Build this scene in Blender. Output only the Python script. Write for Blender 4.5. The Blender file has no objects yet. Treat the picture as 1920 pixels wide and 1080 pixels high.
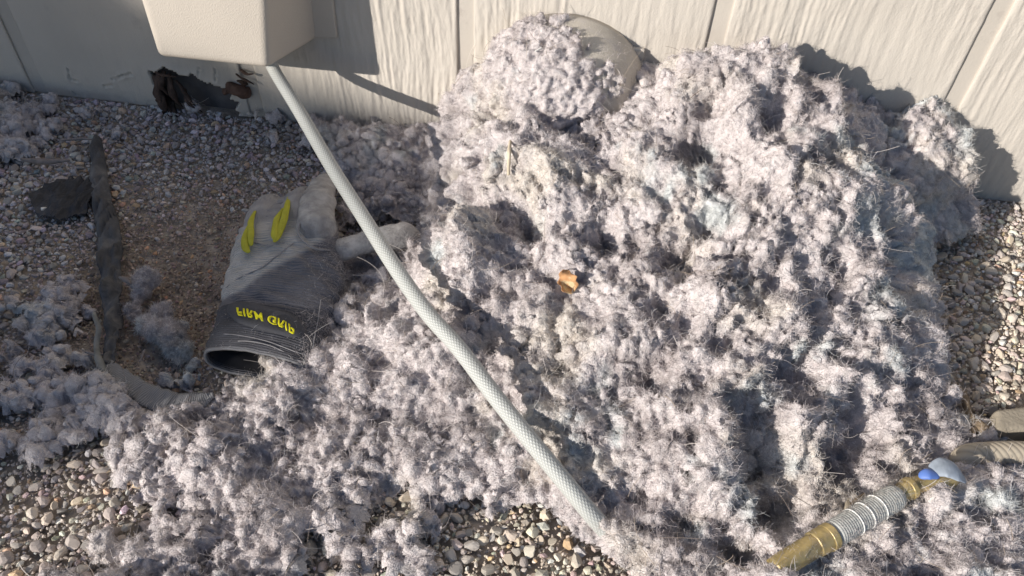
import bpy, bmesh, math, random
import numpy as np
from mathutils import Vector, Matrix
from mathutils.bvhtree import BVHTree

random.seed(7)
rng = np.random.default_rng(7)
scene = bpy.context.scene
C = scene.collection

# ------------------------------------------------------------------ camera
F = 1440.0                                   # focal length in pixels of a 1920 wide picture
PITCH, ROLL, YAW = math.radians(45.516), math.radians(3.041), math.radians(-5.732)
EYE = np.array([0.0, -0.8975, 0.6299])
cp, sp = math.cos(PITCH), math.sin(PITCH)
FWD = np.array([math.sin(YAW) * cp, math.cos(YAW) * cp, -sp])
r0 = np.array([math.cos(YAW), -math.sin(YAW), 0.0])
u0 = np.cross(r0, FWD)
RIGHT = r0 * math.cos(ROLL) + u0 * math.sin(ROLL)
UP = -r0 * math.sin(ROLL) + u0 * math.cos(ROLL)
cam = bpy.data.objects.new('camera', bpy.data.cameras.new('camera'))
C.objects.link(cam)
M = Matrix.Identity(4)
for i in range(3):
    M[i][0], M[i][1], M[i][2], M[i][3] = RIGHT[i], UP[i], -FWD[i], EYE[i]
cam.matrix_world = M
cam.data.sensor_width = 36.0
cam.data.lens = 36.0 * F / 1920.0
cam.data.clip_start = 0.02
cam.data.clip_end = 500.0
scene.camera = cam

# ------------------------------------------------------------------ sun, sky, exposure
S = np.array([0.70, 0.62, -0.35]); S /= np.linalg.norm(S)      # the way the sunlight travels
sun = bpy.data.objects.new('sun', bpy.data.lights.new('sun', 'SUN'))
C.objects.link(sun)
sun.data.energy = 5.0
sun.data.angle = math.radians(0.53)
sun.data.color = (1.0, 0.93, 0.84)
sun.rotation_euler = Vector(S).to_track_quat('-Z', 'Y').to_euler()
world = bpy.data.worlds.new('World'); scene.world = world; world.use_nodes = True
wn = world.node_tree
sky = wn.nodes.new('ShaderNodeTexSky'); sky.sky_type = 'NISHITA'; sky.sun_disc = False; sky.ozone_density = 3.0; sky.dust_density = 0.6
sky.sun_elevation = math.asin(-S[2])
sky.sun_rotation = math.atan2(-S[0], -S[1])
wn.links.new(sky.outputs[0], wn.nodes['Background'].inputs[0])
wn.nodes['Background'].inputs[1].default_value = 0.08
scene.view_settings.view_transform = 'Standard'
scene.view_settings.look = 'None'
scene.view_settings.exposure = 0.2
scene.view_settings.gamma = 1.0
scene.render.engine = 'CYCLES'
scene.cycles.max_bounces = 5
scene.cycles.diffuse_bounces = 3

# ------------------------------------------------------------------ helpers
def ray(px, py):
    return FWD + RIGHT * (px - 960) / F - UP * (py - 540) / F
def at_d(px, py, d=0.0):                      # the point seen at a pixel, d metres in front of the wall
    v = ray(px, py); return EYE + v * ((-d - EYE[1]) / v[1])
def at_z(px, py, z=0.0):                      # the point seen at a pixel, z metres above the ground
    v = ray(px, py); return EYE + v * ((z - EYE[2]) / v[2])
def project(P):
    v = np.asarray(P, float) - EYE
    w = v @ FWD
    return np.stack([960 + F * (v @ RIGHT) / w, 540 - F * (v @ UP) / w], -1)

_tab = rng.random(4096)
def vnoise(P, seed=0):                        # smooth value noise, P (n,3) -> -1..1
    P = np.asarray(P, float); i = np.floor(P).astype(np.int64); f = P - i
    f = f * f * (3 - 2 * f)
    out = np.zeros(len(P))
    for dx in (0, 1):
        wx = f[:, 0] if dx else 1 - f[:, 0]
        for dy in (0, 1):
            wy = f[:, 1] if dy else 1 - f[:, 1]
            for dz in (0, 1):
                wz = f[:, 2] if dz else 1 - f[:, 2]
                h = ((i[:, 0] + dx) * 73856093) ^ ((i[:, 1] + dy) * 19349663) ^ ((i[:, 2] + dz) * 83492791) ^ (seed * 2654435761)
                h = (h ^ (h >> 13)) * 1274126177
                out += wx * wy * wz * _tab[(h ^ (h >> 16)) & 4095]
    return out * 2 - 1
def fbm(P, octaves=3, seed=0):
    P = np.asarray(P, float); a, s, t = 1.0, 0.0, 0.0
    for o in range(octaves):
        s = s + a * vnoise(P * 2 ** o, seed + o * 17); t += a; a *= 0.5
    return s / t
def fbm2(x, y, f, octaves=3, seed=0):
    x = np.asarray(x, float).ravel(); y = np.asarray(y, float).ravel()
    return fbm(np.stack([x * f, y * f, np.full_like(x, 0.37)], 1), octaves, seed)

def mesh_np(name, V, polys, smooth=True):
    """polys: (n,k) index array"""
    me = bpy.data.meshes.new(name)
    V = np.ascontiguousarray(V, np.float32); polys = np.ascontiguousarray(polys, np.int32)
    n, k = polys.shape
    me.vertices.add(len(V)); me.vertices.foreach_set('co', V.ravel())
    me.loops.add(n * k); me.loops.foreach_set('vertex_index', polys.ravel())
    me.polygons.add(n); me.polygons.foreach_set('loop_start', np.arange(0, n * k, k, dtype=np.int32))
    me.polygons.foreach_set('use_smooth', np.full(n, smooth))
    me.update(calc_edges=True); me.validate()
    return me
def link(name, me, mats=None, parent=None):
    o = bpy.data.objects.new(name, me); C.objects.link(o)
    if mats is not None:
        for m in (mats if isinstance(mats, (list, tuple)) else [mats]): me.materials.append(m)
    if parent is not None: o.parent = parent
    return o
def tag(o, label=None, cat=None, group=None, kind=None):
    if label: o['label'] = label
    if cat: o['category'] = cat
    if group: o['group'] = group
    if kind: o['kind'] = kind
    return o
def empty(name, loc=(0, 0, 0)):
    o = bpy.data.objects.new(name, None); C.objects.link(o); o.location = loc; o.empty_display_size = 0.02
    return o
def world_parent(o, p):                       # parts are modelled in world space
    o.parent = p; o.matrix_parent_inverse = Matrix.Translation(-Vector(p.location))
    return o
def part(name, me, mat, p): return world_parent(link(name, me, mat), p)
def tint_attr(me, col, domain='POINT'):
    a = me.attributes.new('tint', 'FLOAT_COLOR', domain)
    a.data.foreach_set('color', np.ascontiguousarray(np.concatenate([col, np.ones((len(col), 1))], 1), np.float32).ravel())
def grid_faces(nu, nv, wrap=False):
    i = np.arange(nu - 1)[:, None]; j = np.arange(nv if wrap else nv - 1)[None, :]
    j2 = (j + 1) % nv
    return np.stack([i * nv + j, i * nv + j2, (i + 1) * nv + j2, (i + 1) * nv + j], -1).reshape(-1, 4)
def smooth_path(pts, n):
    pts = np.asarray(pts, float); m = len(pts)
    P = np.concatenate([[2 * pts[0] - pts[1]], pts, [2 * pts[-1] - pts[-2]]])
    out = []
    for t in np.linspace(0, m - 1, n):
        k = min(int(t), m - 2); f = t - k
        a, b, c, d = P[k], P[k + 1], P[k + 2], P[k + 3]
        out.append(0.5 * (2 * b + (c - a) * f + (2 * a - 5 * b + 4 * c - d) * f ** 2 + (3 * b - a - 3 * c + d) * f ** 3))
    return np.array(out)
def frames(P):
    T = np.gradient(P, axis=0); T /= np.linalg.norm(T, axis=1)[:, None]
    up = np.array([0.0, 0.0, 1.0])
    A = np.cross(T, up); A /= np.maximum(np.linalg.norm(A, axis=1), 1e-6)[:, None]
    B = np.cross(A, T)
    return T, A, B
def tube(name, pts, rad, n=60, sides=20, flat=1.0, caps=True, noise_amp=0.0, seed=0):
    """a tube along pts; rad (+ optional 4th column scheme) interpolated; flat squashes it vertically"""
    P = smooth_path(pts, n); R = np.interp(np.linspace(0, 1, n), np.linspace(0, 1, len(rad)), rad)
    T, A, B = frames(P)
    if caps:                                   # rounded ends
        L = np.concatenate([[0], np.cumsum(np.linalg.norm(np.diff(P, axis=0), axis=1))])
        e = np.minimum(L, L[-1] - L)
        R = np.where(e < R, np.sqrt(np.maximum(1e-4, 1 - (1 - e / np.maximum(R, 1e-6)) ** 2)) * R, R)
    th = np.linspace(0, 2 * np.pi, sides, endpoint=False)
    V = P[:, None] + R[:, None, None] * (A[:, None] * np.cos(th)[None, :, None] + B[:, None] * np.sin(th)[None, :, None] * flat)
    V = V.reshape(-1, 3)
    if noise_amp: V = V + noise_amp * np.stack([fbm(V * 60, 2, seed + k) for k in range(3)], 1)
    me = mesh_np(name, V, grid_faces(n, sides, True))
    bm = bmesh.new(); bm.from_mesh(me); bm.verts.ensure_lookup_table()
    for ring in (range(sides - 1, -1, -1), range((n - 1) * sides, n * sides)):
        bm.faces.new([bm.verts[i] for i in ring])
    bmesh.ops.recalc_face_normals(bm, faces=bm.faces)
    uv = bm.loops.layers.uv.new('uv')
    L = np.concatenate([[0], np.cumsum(np.linalg.norm(np.diff(P, axis=0), axis=1))])
    for f in bm.faces:
        idx = [l.vert.index for l in f.loops]
        wrapu = max(i % sides for i in idx) == sides - 1 and min(i % sides for i in idx) == 0 and len(idx) == 4
        for l in f.loops:
            a = l.vert.index % sides
            l[uv].uv = ((a + sides if wrapu and a == 0 else a) / sides, L[l.vert.index // sides])
    for f in bm.faces: f.smooth = True
    bm.to_mesh(me); bm.free()
    return me
def bevel_box(name, corners, bev, seg=3):
    """a box from 8 corner points (bottom 4 then top 4, same order), bevelled"""
    bm = bmesh.new()
    v = [bm.verts.new(c) for c in corners]
    for f in ((0, 1, 2, 3), (7, 6, 5, 4), (0, 4, 5, 1), (1, 5, 6, 2), (2, 6, 7, 3), (3, 7, 4, 0)):
        bm.faces.new([v[i] for i in f])
    bmesh.ops.recalc_face_normals(bm, faces=bm.faces)
    bmesh.ops.bevel(bm, geom=bm.edges[:], offset=bev, segments=seg, profile=0.6, affect='EDGES')
    me = bpy.data.meshes.new(name); bm.to_mesh(me); bm.free()
    for p in me.polygons: p.use_smooth = True
    return me

# ------------------------------------------------------------------ materials
def mat(name, col, rough=0.8, spec=0.2, var=0.12, vscale=30, bump=0.0, bscale=200, tint=False, sss=0.0, metal=0.0, trans=0.0, dirt=None, dscale=12, dlo=0.5, dhi=0.7):
    m = bpy.data.materials.new(name); m.use_nodes = True
    nt = m.node_tree; b = nt.nodes['Principled BSDF']
    b.inputs['Roughness'].default_value = rough
    b.inputs['Specular IOR Level'].default_value = spec
    b.inputs['Metallic'].default_value = metal
    tc = nt.nodes.new('ShaderNodeTexCoord')
    nz = nt.nodes.new('ShaderNodeTexNoise'); nz.inputs['Scale'].default_value = vscale; nz.inputs['Detail'].default_value = 5
    nt.links.new(tc.outputs['Object'], nz.inputs['Vector'])
    mr = nt.nodes.new('ShaderNodeMapRange'); mr.inputs[1].default_value = 0.3; mr.inputs[2].default_value = 0.7
    mr.inputs[3].default_value = 1 - var; mr.inputs[4].default_value = 1 + var
    nt.links.new(nz.outputs['Fac'], mr.inputs[0])
    hs = nt.nodes.new('ShaderNodeHueSaturation')
    nt.links.new(mr.outputs[0], hs.inputs['Value'])
    if tint:
        at = nt.nodes.new('ShaderNodeAttribute'); at.attribute_name = 'tint'
        nt.links.new(at.outputs['Color'], hs.inputs['Color'])
    else:
        hs.inputs['Color'].default_value = (*col, 1)
    out = hs.outputs[0]
    if dirt is not None:
        n2 = nt.nodes.new('ShaderNodeTexNoise'); n2.inputs['Scale'].default_value = dscale; n2.inputs['Detail'].default_value = 8
        n2.inputs['Roughness'].default_value = 0.7
        nt.links.new(tc.outputs['Object'], n2.inputs['Vector'])
        m2 = nt.nodes.new('ShaderNodeMapRange'); m2.inputs[1].default_value = dlo; m2.inputs[2].default_value = dhi
        nt.links.new(n2.outputs['Fac'], m2.inputs[0])
        mx = nt.nodes.new('ShaderNodeMix'); mx.data_type = 'RGBA'
        nt.links.new(m2.outputs[0], mx.inputs['Factor']); nt.links.new(out, mx.inputs['A']); mx.inputs['B'].default_value = (*dirt, 1)
        out = mx.outputs['Result']
    nt.links.new(out, b.inputs['Base Color'])
    if sss:
        b.inputs['Subsurface Weight'].default_value = sss
        b.inputs['Subsurface Radius'].default_value = (0.01, 0.008, 0.008); b.inputs['Subsurface Scale'].default_value = 0.3
    if bump:
        nb = nt.nodes.new('ShaderNodeTexNoise'); nb.inputs['Scale'].default_value = bscale; nb.inputs['Detail'].default_value = 4
        nt.links.new(tc.outputs['Object'], nb.inputs['Vector'])
        bp = nt.nodes.new('ShaderNodeBump'); bp.inputs['Strength'].default_value = bump; bp.inputs['Distance'].default_value = 0.002
        nt.links.new(nb.outputs['Fac'], bp.inputs['Height']); nt.links.new(bp.outputs[0], b.inputs['Normal'])
    return m
M_paint = mat('beige_siding_paint', (0.56, 0.52, 0.468), 0.6, 0.3, 0.06, 9, 0.25, 500, dirt=(0.42, 0.385, 0.35), dscale=14, dlo=0.60, dhi=0.80)
M_groove = mat('beige_groove_paint', (0.53, 0.49, 0.44), 0.6, 0.3, 0.06, 12, 0.15, 400, dirt=(0.36, 0.32, 0.29), dscale=25, dlo=0.58, dhi=0.78)
M_box = mat('beige_box_paint', (0.54, 0.49, 0.43), 0.5, 0.35, 0.04, 14, 0.0)
M_hood = mat('dusty_hood_paint', (0.60, 0.55, 0.475), 0.75, 0.2, 0.10, 40, 0.5, 600, dirt=(0.52, 0.48, 0.45), dscale=40, dlo=0.50, dhi=0.75)
M_rot = mat('rotted_wood', (0.085, 0.060, 0.050), 0.95, 0.1, 0.45, 60, 0.8, 300)
M_sheath = mat('weathered_sheathing', (0.13, 0.12, 0.12), 0.95, 0.1, 0.3, 30, 0.5, 150)
M_rust = mat('rusty_brown_clay', (0.15, 0.095, 0.075), 0.95, 0.1, 0.3, 60, 0.6, 250)
M_dirt = mat('gravelly_dirt', (0.44, 0.375, 0.315), 1.0, 0.05, 0.35, 45, 1.0, 260)
M_stone = mat('pebble_stone', (0.4, 0.4, 0.4), 0.85, 0.25, 0.22, 150, 0.35, 500, tint=True)
M_lint = mat('dryer_lint', (0.55, 0.5, 0.52), 1.0, 0.0, 0.16, 140, 1.0, 700, tint=True)

# ------------------------------------------------------------------ ground heights and pile heights
PIT = at_z(310, 520)
def ground_z(x, y):
    x = np.asarray(x, float); y = np.asarray(y, float); sh = x.shape
    g = 0.006 * fbm2(x, y, 9, 3, 3).reshape(sh)
    g = g - 0.018 * np.exp(-(((x - PIT[0]) / 0.11) ** 2 + ((y - PIT[1]) / 0.15) ** 2))
    g = g - 0.004
    return g

CP = np.array([
    (-.215,.02,-.02),(-.19,.02,.050),(-.20,.15,.012),(-.22,.30,-.008),(-.20,.42,.020),
    (-.165,.03,.085),(-.15,.15,.080),(-.14,.28,.060),(-.185,.26,-.004),(-.15,.40,.045),(-.13,.50,.010),
    (-.08,.05,.100),(-.08,.15,.115),(-.06,.28,.100),(-.05,.40,.070),(-.02,.50,.045),(.00,.58,-.005),
    (.05,.05,.120),(.05,.15,.145),(.07,.27,.125),(.08,.40,.088),(.10,.50,.060),(.12,.58,.035),(.12,.65,.0),
    (.095,.05,.165),(.12,.07,.192),(.15,.15,.175),(.18,.27,.140),(.20,.40,.100),(.22,.50,.060),(.24,.60,.035),
    (.20,.08,.185),(.265,.09,.172),(.27,.18,.150),(.29,.30,.105),(.31,.40,.055),(.33,.50,.035),
    (.300,.05,.130),(.35,.20,.105),(.372,.20,.075),(.355,.28,.080),(.365,.28,.050),(.36,.34,.045),(.36,.06,.112),(.41,.06,.122),(.46,.06,.108),(.482,.07,.060),(.43,.12,.030),
    (.512,.05,-.03),(.505,.12,-.03),(.46,.16,-.03),(.455,.22,-.03),(.44,.30,-.03),(.43,.38,-.02),(.43,.44,.0),(.45,.60,.02),
    (-.35,.20,-.03),(-.35,.40,-.03),(-.30,.60,-.03),(.00,.72,-.03),(.70,.10,-.03),(.65,.40,-.03),(-.32,.03,-.03),(.3,.75,.01)])
def tps_fit(P, z):
    n = len(P); D = np.linalg.norm(P[:, None] - P[None], axis=2)
    K = np.where(D > 0, D ** 2 * np.log(np.maximum(D, 1e-9)), 0) + 1e-4 * np.eye(n)
    Q = np.concatenate([np.ones((n, 1)), P], 1)
    A = np.block([[K, Q], [Q.T, np.zeros((3, 3))]])
    return np.linalg.solve(A, np.concatenate([z, np.zeros(3)]))
_CPP = np.stack([CP[:, 0], -CP[:, 1]], 1); _W = tps_fit(_CPP, CP[:, 2])
def pile_z(x, y):
    x = np.asarray(x, float); y = np.asarray(y, float); sh = x.shape
    Q = np.stack([x.ravel(), y.ravel()], 1)
    D = np.linalg.norm(Q[:, None] - _CPP[None], axis=2)
    K = np.where(D > 0, D ** 2 * np.log(np.maximum(D, 1e-9)), 0)
    z = K @ _W[:-3] + _W[-3] + Q @ _W[-2:]
    return z.reshape(sh)
# how much loose lint lies on the gravel: (px, py, density)
DP = np.array([(60,230,.55),(180,215,.40),(300,215,.1),(370,215,.05),(340,260,.3),(430,250,.3),(520,270,.45),(60,560,.42),(100,680,.72),(30,640,.5),(40,800,.15),(60,900,.1),(40,1030,.12),
    (200,760,.95),(330,830,1),(180,880,.25),(300,950,.95),(180,1010,.3),(350,1050,.75),(450,850,.75),(520,800,1),(520,930,1),(450,1010,.9),(600,880,1),(620,760,1),(700,850,1),
    (650,960,.1),(750,960,-.1),(700,1040,-.15),(850,960,.2),(620,1050,.15),(900,1060,-.4),(800,1030,.75),(950,1050,-.25),(1050,1060,-.4),(900,940,.5),(820,880,1),(640,660,.9),(700,560,1),(720,480,.8),(740,320,1),(660,300,.8),(800,300,1),
    (300,480,-.4),(330,400,-.4),(260,350,-.3),(400,560,-.4),(300,640,-.2),(430,300,-.3),(560,330,-.2),(500,500,-.4),(470,720,.55),(380,700,.1),(560,720,.9),(90,360,-.4),(60,450,.1),
    (1250,1040,.95),(1400,1000,1),(1550,900,1),(1700,860,1),(1700,780,1),(1850,950,1),(1800,1050,1),(1600,1050,1),(1900,900,.9),(1760,700,.7),(1840,760,-.3),(1900,700,-.6),(1850,600,-.8),(1850,480,-.8),(1890,800,-.3),(1790,560,-.5)])
_DXY = np.array([at_z(a, b)[:2] for a, b, _ in DP])
def lint_density(x, y):
    x = np.asarray(x, float).ravel(); y = np.asarray(y, float).ravel()
    d2 = (x[:, None] - _DXY[None, :, 0]) ** 2 + (y[:, None] - _DXY[None, :, 1]) ** 2
    w = 1 / (d2 + 0.0012) ** 1.5
    return (w * DP[None, :, 2]).sum(1) / w.sum(1)

# ------------------------------------------------------------------ ground sheet
gx = np.concatenate([[-40, -12, -4, -2, -1.5], np.arange(-1.3, 1.2, 0.012), [1.6, 2.2, 4, 12, 40]])
gy = np.concatenate([[-40, -12, -4, -2, -1.4], np.arange(-1.15, 0.05, 0.012), [0.3, 1, 4]])
GX, GY = np.meshgrid(gx, gy, indexing='ij')
GZ = ground_z(GX, GY) - 0.004
ground = link('ground', mesh_np('ground', np.stack([GX, GY, GZ], -1).reshape(-1, 3), grid_faces(len(gx), len(gy))), M_dirt)
tag(ground, 'brown dirt under loose pea gravel at the foot of the wall', kind='structure')

# ------------------------------------------------------------------ house wall
wall = empty('house_wall', (0, 0.02, 0))
tag(wall, 'beige painted wood siding wall with wide vertical grooves and rotted lower edge', 'wall')
GROOVES = [-1.43, -1.122, -0.815, -0.483, -0.177, 0.132, 0.434, 0.74, 1.045]
GW = 0.021
HOLE = np.array([at_d(a, b)[[0, 2]] for a, b in [(279,131),(290,137),(300,129),(312,127),(324,133),(338,140),(352,142),(366,141),(374,149),(390,156),(408,161),(420,168),(432,168),(436,178),(428,186),(446,192),(440,205),(452,214),(420,230),(300,230),(304,196),(298,180),(290,160),(283,143)]])
def in_poly(x, z, poly):
    r = np.zeros(x.shape, bool); n = len(poly)
    for i in range(n):
        (x1, z1), (x2, z2) = poly[i], poly[(i + 1) % n]
        c = ((z1 > z) != (z2 > z)) & (x < (x2 - x1) * (z - z1) / (z2 - z1 + 1e-12) + x1)
        r ^= c
    return r
def board_mesh(x0, x1, smooth_board, seed, hole=False, fine=True):
    xs = np.arange(x0, x1 + 1e-6, (x1 - x0) / max(8, int((x1 - x0) / (0.0014 if fine else 0.006))))
    zs = np.concatenate([np.arange(-0.006, 0.34, 0.0022 if fine else 0.01), np.linspace(0.342, 2.4, 26)])
    X, Z = np.meshgrid(xs, zs, indexing='ij'); sh = X.shape
    x, z = X.ravel(), Z.ravel()
    w = 0.0045 * fbm(np.stack([x * 18, z * 9, x * 0 + seed], 1), 2, 5)
    xx = x + w
    n1 = fbm(np.stack([xx * 185, z * 15, x * 0 + seed * 3.1], 1), 3, 11)
    n2 = 1 - np.abs(fbm(np.stack([xx * 85, z * 9, x * 0 + seed * 7.7], 1), 2, 23)) * 2.6
    n3 = fbm(np.stack([xx * 420, z * 110, x * 0 + seed], 1), 2, 31)
    patch = 0.55 + 0.45 * fbm(np.stack([x * 9, z * 6, x * 0 + seed], 1), 2, 41)
    rel = (0.00080 * n1 + 0.00030 * n2 + 0.00022 * n3) * patch * 3.3
    if smooth_board: rel = rel * 0.22 + 0.0008 * fbm(np.stack([x * 14, z * 10, x * 0], 1), 2, 77)
    # worn, slightly ragged lower edge
    edge = np.exp(-np.maximum(z, 0) / 0.006)
    rel = rel - 0.0025 * edge * (0.6 + 0.4 * fbm(np.stack([x * 120, z * 0, x * 0], 1), 2, 51))
    # rounded long edges
    de = np.minimum(x - x0, x1 - x); rel = rel - 0.0016 * np.exp(-(de / 0.0014) ** 2)
    if smooth_board or hole:                    # cracked, lifting paint near the bottom
        for (a, b), (c2, d2) in [((128,130),(131,148)),((131,148),(146,152)),((210,150),(232,142)),((232,142),(248,138)),((195,162),(215,160)),((136,172),(142,178)),((374,128),(372,142)),((404,150),(404,131))]:
            A, B = at_d(a, b)[[0, 2]], at_d(c2, d2)[[0, 2]]
            t = np.clip(((x - A[0]) * (B[0] - A[0]) + (z - A[1]) * (B[1] - A[1])) / ((B - A) @ (B - A)), 0, 1)
            dd = np.hypot(x - A[0] - t * (B - A)[0], z - A[1] - t * (B - A)[1]) + 0.0022 * fbm(np.stack([x * 260, z * 300, x * 0], 1), 2, 9)
            rel = rel - 0.003 * np.exp(-(dd / 0.0010) ** 2) + 0.0007 * np.exp(-((dd - 0.003) / 0.003) ** 2)
    keep = None
    F4 = grid_faces(*sh)
    if hole or smooth_board:
        j = 0.0032 * fbm(np.stack([x * 160, z * 160, x * 0], 1), 3, 61); j2 = 0.0032 * fbm(np.stack([x * 160, z * 160, x * 0 + 9], 1), 3, 62)
        ins = in_poly(x + j, z + j2, HOLE)
        near = np.zeros(len(x))
        for i in range(len(HOLE)):
            A, B = HOLE[i], HOLE[(i + 1) % len(HOLE)]
            t = np.clip(((x - A[0]) * (B[0] - A[0]) + (z - A[1]) * (B[1] - A[1])) / ((B - A) @ (B - A) + 1e-12), 0, 1)
            near = np.maximum(near, np.exp(-(np.hypot(x - A[0] - t * (B - A)[0], z - A[1] - t * (B - A)[1]) / 0.006) ** 2))
        rel = rel + near * 0.0018
        F4 = F4[~ins[F4].any(1)]
    V = np.stack([x, -rel, z], 1)
    me = mesh_np('siding_board', V, F4[:, ::-1])
    return me, sh
for k, g in enumerate(GROOVES[:-1]):
    x0, x1 = g + GW, GROOVES[k + 1]
    fine = -1.0 < (x0 + x1) / 2 < 0.7
    me, sh = board_mesh(x0, x1, k in (1, 2), k + 1.0, hole=(k in (2, 3)), fine=fine)
    o = part('siding_board', me, M_paint, wall)
    sol = o.modifiers.new('thickness', 'SOLIDIFY'); sol.thickness = 0.011; sol.offset = -1
# recessed strips at the grooves
for g in GROOVES:
    bm = bmesh.new(); bmesh.ops.create_cube(bm, size=1.0)
    bmesh.ops.scale(bm, vec=(GW + 0.004, 0.006, 2.4), verts=bm.verts)
    bmesh.ops.translate(bm, vec=(g + GW / 2, 0.0035 + 0.003, 1.2 - 0.004), verts=bm.verts)
    me = bpy.data.meshes.new('groove_strip'); bm.to_mesh(me); bm.free()
    part('groove_strip', me, M_groove, wall)
bm = bmesh.new(); bmesh.ops.create_cube(bm, size=1.0)
bmesh.ops.scale(bm, vec=(3.4, 0.02, 2.45), verts=bm.verts); bmesh.ops.translate(bm, vec=(-0.2, 0.032, 1.2), verts=bm.verts)
me = bpy.data.meshes.new('sheathing'); bm.to_mesh(me); bm.free()
part('sheathing', me, M_sheath, wall)
# torn splinters of rotted wood in the broken corner of the siding
for i, (a, b, c2, d2, w) in enumerate([(288,140,305,205,.010),(297,138,322,212,.012),(306,130,318,180,.010),(318,136,345,205,.009),(300,160,312,222,.012),(330,150,372,205,.006),(345,165,380,210,.006),(312,185,335,232,.011),(292,133,330,142,.006),(322,190,352,230,.007),(440,133,478,160,.004),(452,128,474,140,.005),(446,150,462,158,.007)]):
    p, q2 = at_d(a, b, -.004 + .004 * random.random()), at_d(c2, d2, .004 + .008 * random.random())
    mid = (p + q2) / 2 + np.array([random.uniform(-.006, .006), -0.004 - random.random() * .004, 0])
    me = tube('splinter', [p, mid, q2], [w * .35, w * .62, w * .2], 26, 9, 0.55, True, 0.0035, 100 + i)
    part('splinter', me, M_rot, wall)
me = tube('clay_lump', [at_d(418,172,.001), at_d(438,168,.005), at_d(455,172,.004), at_d(470,178,.0)], [.005, .010, .011, .004], 40, 14, .9, True, 0.007, 5)
part('clay_lump', me, M_rust, wall)

# ------------------------------------------------------------------ utility box on the wall
box = empty('utility_box', (-0.46, -0.04, 0.13))
tag(box, 'beige painted utility box on the wall above the white hose', 'utility box')
def P3(x, d, z): return (x, -d, z)
cor = [P3(-.580, .0, .118), P3(-.530, .100, .139), P3(-.392, .100, .139), P3(-.362, .0, .131),
       P3(-.600, .0, .62), P3(-.566, .036, .62), P3(-.340, .036, .62), P3(-.345, .0, .62)]
me = bevel_box('box_cover', cor, 0.009, 4)
oc = part('box_cover', me, M_box, box)
nt = M_box.node_tree                           # orange-peel texture of the paint
vo = nt.nodes.new('ShaderNodeTexVoronoi'); vo.inputs['Scale'].default_value = 700; vo.feature = 'SMOOTH_F1'
tcn = [n for n in nt.nodes if n.type == 'TEX_COORD'][0]
nt.links.new(tcn.outputs['Object'], vo.inputs['Vector'])
bp = nt.nodes.new('ShaderNodeBump'); bp.inputs['Strength'].default_value = 0.3; bp.inputs['Distance'].default_value = 0.0012
nt.links.new(vo.outputs['Distance'], bp.inputs['Height']); nt.links.new(bp.outputs[0], nt.nodes['Principled BSDF'].inputs['Normal'])
me = bevel_box('back_flange', [P3(-.585, -.002, .112), P3(-.585, .006, .112), P3(-.335, .006, .137), P3(-.335, -.002, .137), P3(-.61, -.002, .63), P3(-.61, .006, .63), P3(-.325, .006, .63), P3(-.325, -.002, .63)], 0.002, 2)
part('back_flange', me, M_box, box)

# ------------------------------------------------------------------ dryer vent hood
hood = empty('dryer_vent_hood', (-0.03, 0, 0.1))
tag(hood, 'beige rounded dryer vent hood half buried in lint on the wall', 'vent hood')
HC, HA = np.array([-0.036, 0.0, 0.105]), np.array([0.106, 0.115, 0.094])
def hood_pt(a, b, s=1.0):                      # a: round the wall normal (0 right, pi/2 top), b: 0 at the wall .. pi/2 in front
    return HC + s * HA * np.stack([np.cos(a) * np.cos(b), -np.sin(b), np.sin(a) * np.cos(b)], -1)
nu, nv = 60, 26
a_, b_ = np.meshgrid(np.linspace(-0.6, math.pi + 0.6, nu), np.linspace(0, math.pi / 2, nv), indexing='ij')
e_ = 0.72
V = HC + HA * np.stack([np.cos(a_) * np.cos(b_) ** e_, -np.sin(b_) ** 0.9, np.sin(a_) * np.cos(b_) ** e_], -1)
me = mesh_np('hood_cowl', V.reshape(-1, 3), grid_faces(nu, nv)[:, ::-1])
cowl = part('hood_cowl', me, M_hood, hood)
sol = cowl.modifiers.new('thickness', 'SOLIDIFY'); sol.thickness = 0.003; sol.offset = -1
me = bevel_box('mounting_plate', [P3(-.115, -.001, .03), P3(-.115, .007, .03), P3(.060, .007, .03), P3(.060, -.001, .03), P3(-.115, -.001, .165), P3(-.115, .007, .165), P3(.060, .007, .165), P3(.060, -.001, .165)], 0.002, 2)
part('mounting_plate', me, M_hood, hood)

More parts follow.
